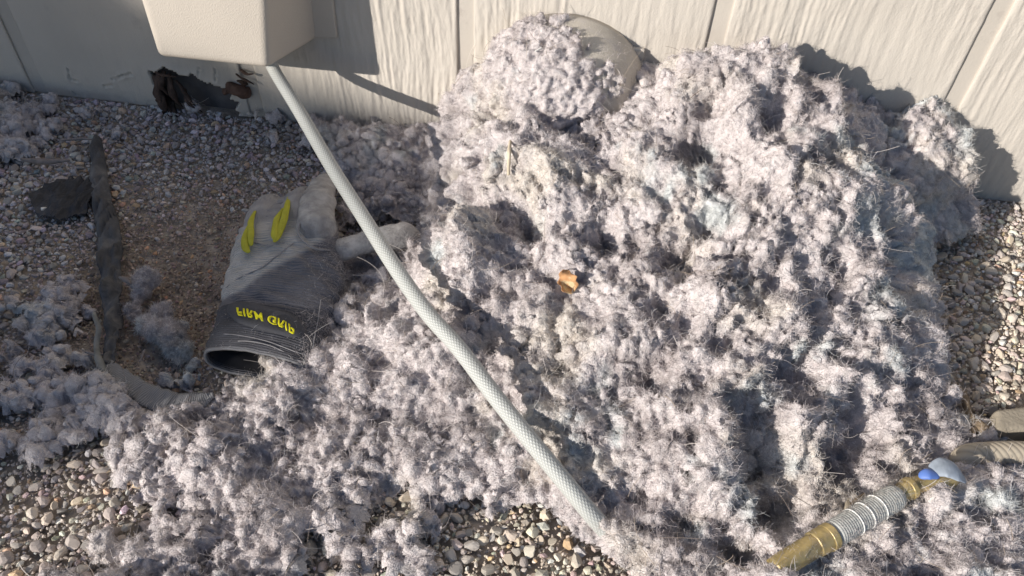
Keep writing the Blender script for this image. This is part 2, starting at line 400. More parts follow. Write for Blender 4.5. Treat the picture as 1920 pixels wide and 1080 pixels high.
# ------------------------------------------------------------------ gravel
def ico(sub):
    bm = bmesh.new(); bmesh.ops.create_icosphere(bm, subdivisions=sub, radius=1.0)
    V = np.array([v.co[:] for v in bm.verts]); Fc = np.array([[v.index for v in f.verts] for f in bm.faces]); bm.free()
    return V, Fc
ICO1, ICO2 = ico(1), ico(2)
ICO1, ICO2 = ico(2), ico(3)
I1, I1F = ico(1)
def stone_shape(T, seed):
    r = np.random.default_rng(seed)
    V = T * (1 + 0.30 * fbm(T * 1.1 + seed * 3.7, 2, seed)[:, None])
    for _ in range(9):                         # broken faces
        n = r.normal(size=3); n /= np.linalg.norm(n); d = r.uniform(.48, .82)
        h = V @ n; V = V - np.maximum(h - d, 0)[:, None] * n * 0.97
    return V * np.array([1, r.uniform(.6, .95), r.uniform(.42, .75)])
def rot_mats(n, r):
    az = r.uniform(0, 2 * np.pi, n); tx = r.normal(0, .35, n); ty = r.normal(0, .35, n)
    ca, sa, cx, sx, cy, sy = np.cos(az), np.sin(az), np.cos(tx), np.sin(tx), np.cos(ty), np.sin(ty)
    Rz = np.zeros((n, 3, 3)); Rz[:, 0, 0] = ca; Rz[:, 0, 1] = -sa; Rz[:, 1, 0] = sa; Rz[:, 1, 1] = ca; Rz[:, 2, 2] = 1
    Rx = np.zeros((n, 3, 3)); Rx[:, 0, 0] = 1; Rx[:, 1, 1] = cx; Rx[:, 1, 2] = -sx; Rx[:, 2, 1] = sx; Rx[:, 2, 2] = cx
    Ry = np.zeros((n, 3, 3)); Ry[:, 1, 1] = 1; Ry[:, 0, 0] = cy; Ry[:, 0, 2] = sy; Ry[:, 2, 0] = -sy; Ry[:, 2, 2] = cy
    return Ry @ Rx @ Rz
gr = np.random.default_rng(21)
NS = 140000
sx = gr.uniform(-1.15, 0.95, NS); sy = gr.uniform(-0.98, -0.004, NS)
keep = pile_z(sx, sy) < 0.03
sx, sy = sx[keep], sy[keep]; NS = len(sx)
pit_w = np.exp(-(((sx - PIT[0]) / 0.12) ** 2 + ((sy - PIT[1]) / 0.17) ** 2))
sr = np.exp(gr.normal(math.log(0.0034), 0.42, NS)); sr = np.clip(sr, 0.0015, 0.0082)
sr *= 1 - 0.45 * np.clip(pit_w * 1.5, 0, 1)
order = np.argsort(-sr); sx, sy, sr, pit_w = sx[order], sy[order], sr[order], pit_w[order]
# drop stones that would sit inside a bigger one
cell = {}; ok = np.zeros(NS, bool)
for i in range(NS):
    cx_, cy_ = int(sx[i] // .0165), int(sy[i] // .0165); hit = False
    for a in (-1, 0, 1):
        for b in (-1, 0, 1):
            for j in cell.get((cx_ + a, cy_ + b), ()):
                if (sx[i] - sx[j]) ** 2 + (sy[i] - sy[j]) ** 2 < (0.60 * (sr[i] + sr[j])) ** 2: hit = True; break
            if hit: break
        if hit: break
    if not hit:
        ok[i] = True; cell.setdefault((cx_, cy_), []).append(i)
sx, sy, sr, pit_w = sx[ok], sy[ok], sr[ok], pit_w[ok]; NS = len(sx)
sz = ground_z(sx, sy) + sr * 0.12 + gr.uniform(-.001, .002, NS)
# stone colours: tan to the right and in front, dusty mauve grey by the wall, brown in the scraped hollow
tanw = np.clip((sx + 0.25) * 1.6 + (-sy - 0.33) * 2.8, 0, 1)
base = np.array([0.46, 0.42, 0.42]) * (1 - tanw[:, None]) + np.array([0.60, 0.53, 0.445]) * tanw[:, None]
base = base * (1 - np.clip(pit_w * 1.4, 0, 1)[:, None]) + np.array([0.42, 0.33, 0.275]) * np.clip(pit_w * 1.4, 0, 1)[:, None]
base = base * np.exp(gr.normal(-.03, 0.24, NS))[:, None] * (1 + gr.normal(0, .05, (NS, 3)))
warm = gr.random(NS) < 0.10; base[warm] *= np.array([1.15, .92, .7])
pale = gr.random(NS) < 0.06; base[pale] = base[pale] * 0.4 + 0.38
base = np.clip(base, 0.03, 0.75)
Rm = rot_mats(NS, gr)
# the 300 stones that show largest are pieces of their own
pp = project(np.stack([sx, sy, sz], 1)); depth = (np.stack([sx, sy, sz], 1) - EYE) @ FWD
vis = (pp[:, 0] > 8) & (pp[:, 0] < 1912) & (pp[:, 1] < 1072) & (pile_z(sx, sy) < 0.0) & (lint_density(sx, sy) < 0.55)
rank = np.argsort(-np.where(vis, sr / depth, 0))[:300]
is_piece = np.zeros(NS, bool); is_piece[rank] = True
bm = bmesh.new(); bmesh.ops.create_icosphere(bm, subdivisions=1, radius=1.0); bm.free()
def ico0():
    t = (1 + 5 ** .5) / 2
    V = np.array([(-1,t,0),(1,t,0),(-1,-t,0),(1,-t,0),(0,-1,t),(0,1,t),(0,-1,-t),(0,1,-t),(t,0,-1),(t,0,1),(-t,0,-1),(-t,0,1)], float); V /= np.linalg.norm(V[0])
    Fq = np.array([(0,11,5),(0,5,1),(0,1,7),(0,7,10),(0,10,11),(1,5,9),(5,11,4),(11,10,2),(10,7,6),(7,1,8),(3,9,4),(3,4,2),(3,2,6),(3,6,8),(3,8,9),(4,9,5),(2,4,11),(6,2,10),(8,6,7),(9,8,1)])
    return V, Fq
I0, I0F = ico0()
gv, gf, gc, base_i = [], [], [], 0
for T_, TF_, sel in ((I1, I1F, sr >= .0036), (I0, I0F, sr < .0036)):
    shapes1 = np.stack([stone_shape(T_, 500 + k) for k in range(24)])
    rest = np.where(~is_piece & sel)[0]; sid = gr.integers(0, 24, len(rest))
    Vs = np.einsum('nij,nvj->nvi', Rm[rest], shapes1[sid]) * sr[rest][:, None, None] + np.stack([sx, sy, sz], 1)[rest][:, None]
    gf.append((TF_[None] + (np.arange(len(rest)) * len(T_))[:, None, None]).reshape(-1, 3) + base_i); gv.append(Vs.reshape(-1, 3)); gc.append(np.repeat(base[rest], len(T_), 0)); base_i += len(gv[-1])
NG = 60000                                      # angular grit packed between the stones
ax_, ay_ = gr.uniform(-.95, .72, NG), gr.uniform(-.80, -.004, NG)
kk = (pile_z(ax_, ay_) < .01) & (lint_density(ax_, ay_) < .75); ax_, ay_ = ax_[kk], ay_[kk]; NG = len(ax_)
OC = np.array([(1, 0, 0), (-1, 0, 0), (0, 1, 0), (0, -1, 0), (0, 0, 1), (0, 0, -1)], float)
OF = np.array([(0, 2, 4), (2, 1, 4), (1, 3, 4), (3, 0, 4), (2, 0, 5), (1, 2, 5), (3, 1, 5), (0, 3, 5)])
gs_ = gr.uniform(.0010, .0024, NG)
Vs = np.einsum('nij,nvj->nvi', rot_mats(NG, gr), OC[None] * gr.uniform(.6, 1.3, (NG, 6, 1))) * gs_[:, None, None] + np.stack([ax_, ay_, ground_z(ax_, ay_) + gs_ * .3], 1)[:, None]
near_i = gr.integers(0, NS, NG)
tw = np.clip((ax_ + 0.25) * 1.6 + (-ay_ - 0.33) * 2.8, 0, 1)[:, None]; pw = np.clip(1.4 * np.exp(-(((ax_ - PIT[0]) / .12) ** 2 + ((ay_ - PIT[1]) / .17) ** 2)), 0, 1)[:, None]
gcol = (np.array([.42, .39, .39]) * (1 - tw) + np.array([.58, .50, .42]) * tw) * (1 - pw) + np.array([.40, .31, .255]) * pw
gf.append((OF[None] + (np.arange(NG) * 6)[:, None, None]).reshape(-1, 3) + base_i); gv.append(Vs.reshape(-1, 3)); gc.append(np.repeat(gcol * np.exp(gr.normal(0, .25, (NG, 1))), 6, 0))
me = mesh_np('gravel', np.concatenate(gv), np.concatenate(gf), False); print('gravel', NS, len(me.polygons))
tint_attr(me, np.concatenate(gc))
gravel = part('gravel', me, M_stone, ground); gravel['kind'] = 'stuff'
T3, T3F = ico(2)
palette = []
for k in range(20):
    q = rank[gr.integers(0, len(rank))] if k else rank[0]
bins = np.argsort(np.argsort(base[rank].sum(1) + (base[rank][:, 0] - base[rank][:, 2]) * 2)) * 20 // len(rank)
for k in range(20):
    idx = rank[bins == k]
    for v in range(2):
        sub = idx[v::2]
        if not len(sub): continue
        me = mesh_np('pebble', stone_shape(T3, 900 + k * 2 + v), T3F, False); tint_attr(me, np.repeat(base[sub].mean(0)[None], len(T3), 0)); me.materials.append(M_stone)
        for i in sub:
            o = bpy.data.objects.new('pebble', me); C.objects.link(o); o.parent = ground
            o.matrix_basis = Matrix.Translation((sx[i], sy[i], sz[i])) @ Matrix(Rm[i].tolist()).to_4x4() @ Matrix.Scale(sr[i], 4)

# ------------------------------------------------------------------ lint
LPINK, LBLUE, LWARM, LGREY = np.array([.635, .588, .588]), np.array([.590, .622, .628]), np.array([.655, .607, .555]), np.array([.43, .39, .39])
def lint_colour(P):
    n1 = fbm(P * np.array([22, 22, 22]), 3, 201); n2 = fbm(P * 17 + 5, 3, 202); n3 = fbm(P * 30 + 9, 2, 203)
    b = np.clip((n1 - 0.20) * 5, 0, 1)[:, None]; w = np.clip((n2 - 0.10) * 3, 0, 1)[:, None] * 0.8; g = np.clip((n3 - 0.12) * 3, 0, 1)[:, None] * 0.7
    # bluer lint to the lower right of the heap
    bias = np.clip((P[:, 0] - 0.15) * 1.6, -0.2, .35)
    b = np.clip((n1 - 0.24 + 0.30 * bias) * 4, 0, 1)[:, None] * .85
    c = LPINK * (1 - w) + LWARM * w; c = c * (1 - g) + LGREY * g; c = c * (1 - b) + LBLUE * b
    return c
def lumps_to_mesh(name, cen, rad, voxel, seed, stretch=0.25):
    r = np.random.default_rng(seed); n = len(cen)
    T, TF = ICO1
    nb = 12
    sh = np.stack([T * (1 + 0.42 * fbm(T * 1.5 + k * 5.3, 3, 300 + k)[:, None]) for k in range(nb)])
    Rm = rot_mats(n, r); az = 1 + r.uniform(-stretch, stretch, (n, 3))
    V = np.einsum('nij,nvj->nvi', Rm, sh[r.integers(0, nb, n)] * az[:, None]) * rad[:, None, None] + cen[:, None]
    Fq = (TF[None] + (np.arange(n) * len(T))[:, None, None]).reshape(-1, 3)
    V = V.reshape(-1, 3)
    V[:, 1] = np.minimum(V[:, 1], -0.0015)      # lint presses against the wall, not through it
    tmp = link('tmp', mesh_np('tmp', V, Fq))
    md = tmp.modifiers.new('r', 'REMESH'); md.mode = 'VOXEL'; md.voxel_size = voxel; md.use_smooth_shade = True
    dg = bpy.context.evaluated_depsgraph_get()
    me = bpy.data.meshes.new_from_object(tmp.evaluated_get(dg)); me.name = name
    old = tmp.data; bpy.data.objects.remove(tmp); bpy.data.meshes.remove(old)
    return me
def mesh_arrays(me):
    V = np.empty(len(me.vertices) * 3, np.float32); me.vertices.foreach_get('co', V)
    N = np.empty(len(me.vertices) * 3, np.float32); me.vertices.foreach_get('normal', N)
    return V.reshape(-1, 3).astype(float), N.reshape(-1, 3).astype(float)
def roughen(me, amp=1.0, seed=0):
    V, N = mesh_arrays(me)
    d = .0046 * (np.abs(fbm(V * 85, 2, 401 + seed)) * 2.4 - .4) + .0034 * fbm(V * 190, 2, 402 + seed) + .0018 * vnoise(V * 430, 403 + seed)
    V = V + N * (d * amp)[:, None]
    V[:, 1] = np.minimum(V[:, 1], -0.0012)
    me.vertices.foreach_set('co', V.astype(np.float32).ravel()); me.update()
    tint_attr(me, lint_colour(V))
    for p in me.polygons: p.use_smooth = True
    return me
def fuzz(name, me, count, seed, length=0.0055, rad=0.00013, pts=5, keep=None, tone=1.0, wild=0.75, stand=0.75, lenmod=None):
    """short curling fibres standing out of a lint surface, as one hair-curve object"""
    r = np.random.default_rng(seed)
    me.calc_loop_triangles()
    T = np.empty(len(me.loop_triangles) * 3, np.int32); me.loop_triangles.foreach_get('vertices', T); T = T.reshape(-1, 3)
    V, N = mesh_arrays(me)
    A = V[T]; cr = np.cross(A[:, 1] - A[:, 0], A[:, 2] - A[:, 0]); ar = np.linalg.norm(cr, axis=1) / 2
    nf = cr / np.maximum(ar * 2, 1e-12)[:, None]; cen = A.mean(1)
    w = ar * (nf[:, 2] > -0.55) * (cen[:, 2] > -0.004)
    toeye = EYE - cen; toeye /= np.linalg.norm(toeye, axis=1)[:, None]
    w = w * np.where((nf * toeye).sum(1) > -0.25, 1.0, 0.15)
    if keep is not None: w = w * keep(cen)
    w = w / w.sum()
    t = r.choice(len(T), count, p=w)
    b1, b2 = r.random(count), r.random(count); fl = b1 + b2 > 1; b1[fl] = 1 - b1[fl]; b2[fl] = 1 - b2[fl]
    P = A[t, 0] + (A[t, 1] - A[t, 0]) * b1[:, None] + (A[t, 2] - A[t, 0]) * b2[:, None]
    nn = N[T[t]].mean(1); D = r.normal(0, wild, (count, 3)); D = D - nn * (D * nn).sum(1)[:, None] * (1 if stand < .4 else .3)
    D = D / np.linalg.norm(D, axis=1)[:, None] + nn * stand; D /= np.linalg.norm(D, axis=1)[:, None]
    L = length * np.exp(r.normal(0, .45, count)) * (lenmod(P) if lenmod is not None else 1)
    out = np.empty((count, pts, 3), np.float32); p = P - D * 0.0006
    kink = r.normal(0, 1, (count, 3)) * 0.55
    for k in range(pts):
        out[:, k] = p
        D = D + kink * r.normal(.6, .5, (count, 1)) + r.normal(0, .28, (count, 3)); D /= np.linalg.norm(D, axis=1)[:, None]
        p = p + D * (L / (pts - 1))[:, None]
    out[:, :, 1] = np.minimum(out[:, :, 1], -0.0008)
    return curves(name, out, rad, lint_colour(P) * tone * np.exp(r.normal(0.06, .26, count))[:, None], r)
def curves(name, pts, rad, col, r, taper=True):
    n, k, _ = pts.shape
    hc = bpy.data.hair_curves.new(name); hc.add_curves([k] * n)
    hc.attributes['position'].data.foreach_set('vector', np.ascontiguousarray(pts, np.float32).ravel())
    ra = hc.attributes.get('radius') or hc.attributes.new('radius', 'FLOAT', 'POINT')
    rr = rad * np.exp(r.normal(0, .3, n))[:, None] * (np.linspace(1, .45, k)[None] if taper else np.ones((1, k)))
    ra.data.foreach_set('value', np.ascontiguousarray(rr, np.float32).ravel())
    ca = hc.attributes.new('tint', 'FLOAT_COLOR', 'CURVE')
    ca.data.foreach_set('color', np.ascontiguousarray(np.concatenate([np.clip(col, 0.01, .9), np.ones((n, 1))], 1), np.float32).ravel())
    return hc
def fibre_mat(name, trans=0.35):
    m = bpy.data.materials.new(name); m.use_nodes = True; nt = m.node_tree
    nt.nodes.remove(nt.nodes['Principled BSDF'])
    at = nt.nodes.new('ShaderNodeAttribute'); at.attribute_name = 'tint'
    d = nt.nodes.new('ShaderNodeBsdfDiffuse'); t = nt.nodes.new('ShaderNodeBsdfTranslucent'); mx = nt.nodes.new('ShaderNodeMixShader')
    mx.inputs[0].default_value = trans
    nt.links.new(at.outputs['Color'], d.inputs['Color']); nt.links.new(at.outputs['Color'], t.inputs['Color'])
    nt.links.new(d.outputs[0], mx.inputs[1]); nt.links.new(t.outputs[0], mx.inputs[2])
    nt.links.new(mx.outputs[0], nt.nodes['Material Output'].inputs[0])
    return m
M_fibre = fibre_mat('lint_fibre')

lr = np.random.default_rng(33)

def billow(P, f, o, seed):
    W = np.stack([fbm(P * f * .8 + 7, 2, seed + 90), fbm(P * f * .8 + 13, 2, seed + 91), fbm(P * f * .8 + 19, 2, seed + 92)], 1) / f * .55
    return np.abs(fbm((P + W) * f, o, seed)) * 2.4 - 0.5
def drop_unused(V, Fq):
    used = np.unique(Fq); mp = -np.ones(len(V), np.int64); mp[used] = np.arange(len(used))
    return V[used], mp[Fq]
def push(me, d):
    V, N = mesh_arrays(me); V = V + N * d(V)[:, None]
    V[:, 1] = np.minimum(V[:, 1], -0.0012)
    me.vertices.foreach_set('co', np.ascontiguousarray(V, np.float32).ravel()); me.update()
def clumpy(V):                                  # 0 where the lint is pressed into smooth felt, 1 where it stands in clumps
    return np.clip(.62 + 1.4 * fbm(V * 8.5, 2, 680), .22, 1.25)
def sheets(P, seed):                            # torn flat layers: plateaus with ragged rims
    s = 0
    for k, f in enumerate((16, 27, 44)):
        n = fbm(P * f + k * 3.3, 3, seed + k) + .25 * fbm(P * f * 4, 2, seed + 20 + k)
        s = s + (.0050, .0034, .0022)[k] * (np.clip((n - .02) * 14, 0, 1) + np.clip((n + .22) * 14, 0, 1))
    return s - .009
PITS = [(1040,140,.020),(1075,175,.018),(985,165,.012),(1310,270,.026),(1335,205,.018),(1290,300,.016),(1455,215,.018),(1500,180,.014),(870,320,.013),(975,410,.016),(1000,425,.012),(930,460,.012),(1130,440,.020),(1185,450,.014),(1260,470,.014),(1300,480,.012),(1240,575,.016),(1280,600,.015),(1445,515,.013),(1220,700,.012),(1500,690,.022),(1440,865,.024),(1475,950,.026),(1400,1040,.022),(1610,850,.026),(1630,790,.020),(1690,460,.020),(1700,520,.018),(1640,300,.016),(1670,220,.014),(1330,420,.013),(1560,330,.013),(1100,620,.010),(905,640,.012),(1050,680,.011),(1350,640,.012),(1580,560,.015),(1200,930,.018),(1290,960,.016),(1150,800,.012),(1030,520,.010),(1390,760,.014),(1310,830,.013)]
def first_hit(px, py):
    v = ray(px, py); t = np.linspace(.35, 1.8, 1500); Q = EYE + v * t[:, None]
    return Q[np.argmax(Q[:, 2] < np.maximum(pile_z(Q[:, 0], Q[:, 1]), 0))]
PITC = np.array([first_hit(a, b) for a, b, _ in PITS]); PITR = np.array([c for _, _, c in PITS]) * 1.3

# --- the heap
res = 0.0022
gx_, gy_ = np.arange(-.27, .56, res), -np.arange(.0015, .74, res)
X, Y = np.meshgrid(gx_, gy_, indexing='ij'); sh = X.shape
H = np.concatenate([pile_z(X[i:i + 20], Y[i:i + 20]) for i in range(0, sh[0], 20)])
edge_n = (0.012 * fbm2(X, Y, 30, 3, 95)).reshape(sh)
Z = np.maximum(H + .004, .001)
Fq = grid_faces(*sh)
keepv = ((H + edge_n) > .008).ravel()
Fq = Fq[keepv[Fq].all(1)]
V, Fq = drop_unused(np.stack([X, Y, Z], -1).reshape(-1, 3), Fq)
me = mesh_np('lint_pile', V, Fq)
fade = lambda V: np.clip(V[:, 2] / .05, .25, 1)
def macro(V):
    d = (.024 * billow(V, 10, 3, 600) - .0095 * clumpy(V) * billow(V, 25, 2, 610)) * fade(V) + sheets(V, 640) * 1.1
    D = np.linalg.norm(V[:, None] - PITC[None], axis=2)
    jit = 1 + .45 * fbm(V * 60, 2, 650)
    d = d - (np.exp(-(D * jit[:, None] / (PITR[None] * .8)) ** 2) * PITR[None] * 1.9).max(1)
    crack = np.clip(1 - np.abs(fbm(V * 13 + .4 * np.stack([fbm(V * 40, 2, 660)] * 3, 1), 2, 655)) * 16, 0, 1) * np.clip(fbm(V * 9, 2, 656) * 3 + .4, 0, 1)
    crack2 = np.clip(1 - np.abs(fbm(V * 27 + .5 * np.stack([fbm(V * 70, 2, 661)] * 3, 1), 2, 657)) * 11, 0, 1) * np.clip(fbm(V * 15, 2, 658) * 3 + .5, 0, 1)
    return d - (.018 * crack + .010 * crack2) * fade(V)
push(me, macro)
push(me, lambda V: -.0048 * clumpy(V) * billow(V, 58, 2, 620) + .0014 * fbm(V * 130, 2, 622))
push(me, lambda V: -.0014 * billow(V, 150, 2, 630) + .0024 * vnoise(V * 380, 633))
Vp, Np = mesh_arrays(me); Fp = Fq
# ragged tags of lint standing proud of the felt, and lint caught on the hood
NT = 350
it = lr.choice(len(Vp), NT); cen = Vp[it] + Np[it] * lr.uniform(-.002, .004, (NT, 1)); rad = np.clip(np.exp(lr.normal(math.log(.0055), .4, NT)), .003, .012)
NH = 900
ha, hb = lr.uniform(0.6, math.pi + .5, NH), lr.uniform(0.10, 1.5, NH)
hp = HC + HA * np.stack([np.cos(ha) * np.cos(hb) ** e_, -np.sin(hb) ** .9, np.sin(ha) * np.cos(hb) ** e_], -1)
hpx = project(hp)
kh = hpx[:, 0] < 1030 + 0.55 * (hpx[:, 1] - 20) + lr.normal(0, 26, NH)
hp = hp[kh]; hr = lr.uniform(.0035, .010, len(hp))
lm = lumps_to_mesh('tags', np.concatenate([cen, hp]), np.concatenate([rad, hr]), .0022, 3, .6)
push(lm, lambda V: .0030 * billow(V, 90, 2, 625) + .0022 * fbm(V * 200, 2, 626) + .0014 * vnoise(V * 460, 627))
Vl, _ = mesh_arrays(lm); Fl = np.empty(len(lm.loops), np.int32); lm.loops.foreach_get('vertex_index', Fl); Fl = Fl.reshape(-1, 4)
me = mesh_np('lint_pile', np.concatenate([Vp, Vl]), np.concatenate([Fp, Fl + len(Vp)]))
V, _ = mesh_arrays(me); tint_attr(me, lint_colour(V))
pile = link('lint_pile', me, M_lint)
tag(pile, 'tall fluffy heap of pinkish grey dryer lint against the siding', 'lint heap')
print('pile verts', len(me.vertices))
o = link('lint_fibres', fuzz('lint_fibres', me, 320000, 5, .0048, .00014, stand=.42, lenmod=lambda P: .62 + .42 * clumpy(P)), M_fibre, pile); o['kind'] = 'stuff'
o = link('lint_fibres', fuzz('lint_fibres', me, 70000, 15, .0062, .00012, stand=.25), M_fibre, pile); o['kind'] = 'stuff'

# --- loose lint lying over the gravel in thin torn mats
res = 0.0021
gx_, gy_ = np.arange(-1.0, .75, res), -np.arange(.002, .93, res)
X, Y = np.meshgrid(gx_, gy_, indexing='ij'); sh = X.shape
x, y = X.ravel(), Y.ravel()
pj = project(np.stack([x, y, x * 0], 1))
inview = (pj[:, 0] > -160) & (pj[:, 0] < 2080) & (pj[:, 1] < 1240)
T_ = np.full(len(x), -1.0); ii = np.where(inview)[0]
for c_ in np.array_split(ii, 24):
    xx, yy = x[c_], y[c_]
    T_[c_] = lint_density(xx, yy) + .62 * fbm2(xx, yy, 13, 3, 81) + .42 * fbm2(xx, yy, 48, 2, 82) + .30 * fbm2(xx, yy, 120, 2, 83) - .44
cl_ = np.stack([x, y, np.zeros(len(x))], 1); gp = pj
out = in_poly(gp[:, 0], gp[:, 1], np.array([(385,668),(418,590),(428,515),(450,450),(480,400),(505,372),(560,360),(600,325),(650,345),(640,430),(720,420),(790,430),(780,475),(650,480),(610,500),(605,570),(585,640),(580,690),(470,700),(400,700)])) | in_poly(gp[:, 0], gp[:, 1], np.array([(165,265),(205,265),(225,420),(225,600),(240,660),(215,665),(180,560),(165,440),(60,440),(50,330),(160,320)])) | in_poly(gp[:, 0], gp[:, 1], np.array([(180,650),(245,690),(300,715),(360,728),(420,715),(420,745),(345,772),(270,768),(200,715)]))
hz = np.full(len(x), -1.0)
for c_ in np.array_split(ii, 24): hz[c_] = pile_z(x[c_], y[c_])
kv = (T_ > 0) & ~out & (hz < .035)
thick = .0035 + .030 * np.clip(T_, 0, .9) ** .9
Zt = ground_z(x, y) + .003 + thick * np.clip(T_ * 8, .2, 1)
Fq = grid_faces(*sh); Fq = Fq[kv[Fq].all(1)]
V, Fq = drop_unused(np.stack([x, y, Zt], 1), Fq)
me = mesh_np('loose_lint', V, Fq)
push(me, lambda V: .0040 * billow(V, 30, 2, 710) - .0040 * billow(V, 60, 2, 720) + sheets(V, 740) * .7)
push(me, lambda V: -.0018 * billow(V, 150, 2, 730) + .0026 * fbm(V * 210, 2, 732) + .0016 * vnoise(V * 430, 733))
Vp, Np = mesh_arrays(me); Fp = Fq
NT = 1500
it = lr.choice(len(Vp), NT); cen = Vp[it] + Np[it] * lr.uniform(-.002, .005, (NT, 1)); rad = np.clip(np.exp(lr.normal(math.log(.0042), .4, NT)), .0022, .009)
ex = []
for px_, py_, r_, k_, z_ in [(1440,1075,.018,10,.04),(1462,1078,.014,8,.05),(1500,1078,.013,7,.03),(1545,1040,.016,9,.03),(1610,1030,.018,12,.025),(1650,1015,.018,12,.028),(1680,985,.013,9,.034),(1700,960,.013,9,.036),(1740,940,.018,12,.035),(1790,930,.016,10,.03),(1830,900,.016,10,.03),(1700,890,.016,10,.03),(1660,905,.018,10,.03),(1600,950,.016,9,.03),(1555,975,.018,10,.03),(1530,990,.014,8,.03),(1505,1010,.014,8,.03),(1850,880,.014,8,.02),(1900,880,.014,8,.02),(1870,1000,.02,12,.02),(1800,1000,.02,12,.025),(1720,1030,.02,12,.025)]:
    c_ = at_z(px_, py_, z_)
    for _ in range(k_):
        d_ = lr.normal(size=3); d_ *= r_ * lr.uniform(.2, .9) / np.linalg.norm(d_); ex.append((*(c_ + d_), r_ * lr.uniform(.25, .5)))
ex = np.array(ex); cen = np.concatenate([cen, ex[:, :3]]); rad = np.concatenate([rad, ex[:, 3]])
lm = lumps_to_mesh('tags', cen, rad, .0022, 4, .6)
push(lm, lambda V: .0030 * billow(V, 90, 2, 725) + .0022 * fbm(V * 200, 2, 726) + .0014 * vnoise(V * 460, 727))
Vl, _ = mesh_arrays(lm); Fl = np.empty(len(lm.loops), np.int32); lm.loops.foreach_get('vertex_index', Fl); Fl = Fl.reshape(-1, 4)
me = mesh_np('loose_lint', np.concatenate([Vp, Vl]), np.concatenate([Fp, Fl + len(Vp)]))
V, _ = mesh_arrays(me); tint_attr(me, lint_colour(V))
loose = link('loose_lint', me, M_lint)
tag(loose, 'thin torn mats of pinkish grey lint strewn over the gravel', 'lint', kind='stuff')
print('loose verts', len(me.vertices))
o = link('lint_fibres', fuzz('lint_fibres', me, 200000, 6, .0048, .00013, stand=.38, lenmod=lambda P: .5 + .55 * clumpy(P)), M_fibre, loose); o['kind'] = 'stuff'
o = link('lint_fibres', fuzz('lint_fibres', me, 60000, 16, .0064, .00012, stand=.25), M_fibre, loose); o['kind'] = 'stuff'
# ------------------------------------------------------------------ white braided hose
def at_surf(px, py, off=0.0):                  # first point along a line of sight that lies off above heap or ground
    v = ray(px, py); t = np.linspace(.35, 1.8, 3000); P = EYE + v * t[:, None]
    hgt = np.maximum(pile_z(P[:, 0], P[:, 1]), 0.0) + off
    i = np.argmax(P[:, 2] < hgt); return P[i]
def braid_mat(name, thread, body, n_around, per_m, rough=0.4, kind='diamond'):
    m = mat(name, body, rough, 0.4, 0.05, 20)
    nt = m.node_tree; b = nt.nodes['Principled BSDF']
    uv = nt.nodes.new('ShaderNodeUVMap'); uv.uv_map = 'uv'
    sp_ = nt.nodes.new('ShaderNodeSeparateXYZ'); nt.links.new(uv.outputs[0], sp_.inputs[0])
    def math_(op, a, b2=None):
        n = nt.nodes.new('ShaderNodeMath'); n.operation = op
        for i, v in enumerate((a, b2)):
            if v is None: continue
            if isinstance(v, (int, float)): n.inputs[i].default_value = v
            else: nt.links.new(v, n.inputs[i])
        return n.outputs[0]
    uu = math_('MULTIPLY', sp_.outputs[0], n_around * math.pi); vv = math_('MULTIPLY', sp_.outputs[1], per_m * math.pi)
    if kind == 'diamond':
        a = math_('ABSOLUTE', math_('SINE', math_('ADD', uu, vv))); c = math_('ABSOLUTE', math_('SINE', math_('SUBTRACT', uu, vv)))
        h = math_('MULTIPLY', a, c)
    elif kind == 'spiral':
        h = math_('ABSOLUTE', math_('SINE', math_('ADD', uu, vv)))
    else:
        h = math_('ABSOLUTE', math_('SINE', vv))
    mx = nt.nodes.new('ShaderNodeMix'); mx.data_type = 'RGBA'
    old = b.inputs['Base Color'].links[0].from_socket
    nt.links.new(h, mx.inputs['Factor']); nt.links.new(old, mx.inputs['A']); mx.inputs['B'].default_value = (*thread, 1)
    nt.links.new(mx.outputs['Result'], b.inputs['Base Color'])
    bp = nt.nodes.new('ShaderNodeBump'); bp.inputs['Strength'].default_value = 0.4; bp.inputs['Distance'].default_value = 0.0012
    nt.links.new(h, bp.inputs['Height']); nt.links.new(bp.outputs[0], b.inputs['Normal'])
    return m
M_hose = braid_mat('braided_white_hose', (0.56, 0.57, 0.56), (0.39, 0.405, 0.385), 16, 210)
hp0 = [at_d(498, 95, .066), at_d(516, 135, .068)]
lit = [(740, 500), (800, 585), (862, 655), (930, 745), (1000, 832)]
allp = [(560, 207), (620, 310), (680, 405)] + lit + [(1060, 905), (1112, 968), (1160, 1020)]
sp1 = [at_z(a, b, z_) for (a, b), z_ in zip(allp, (.112, .103, .097, .092, .087, .081, .073, .063, .049, .032, .008))]
hose = link('braided_hose', tube('braided_hose', hp0 + sp1, [.0078] * 2, 170, 22), M_hose)
tag(hose, 'white braided plastic hose running from the box down into the lint', 'hose')

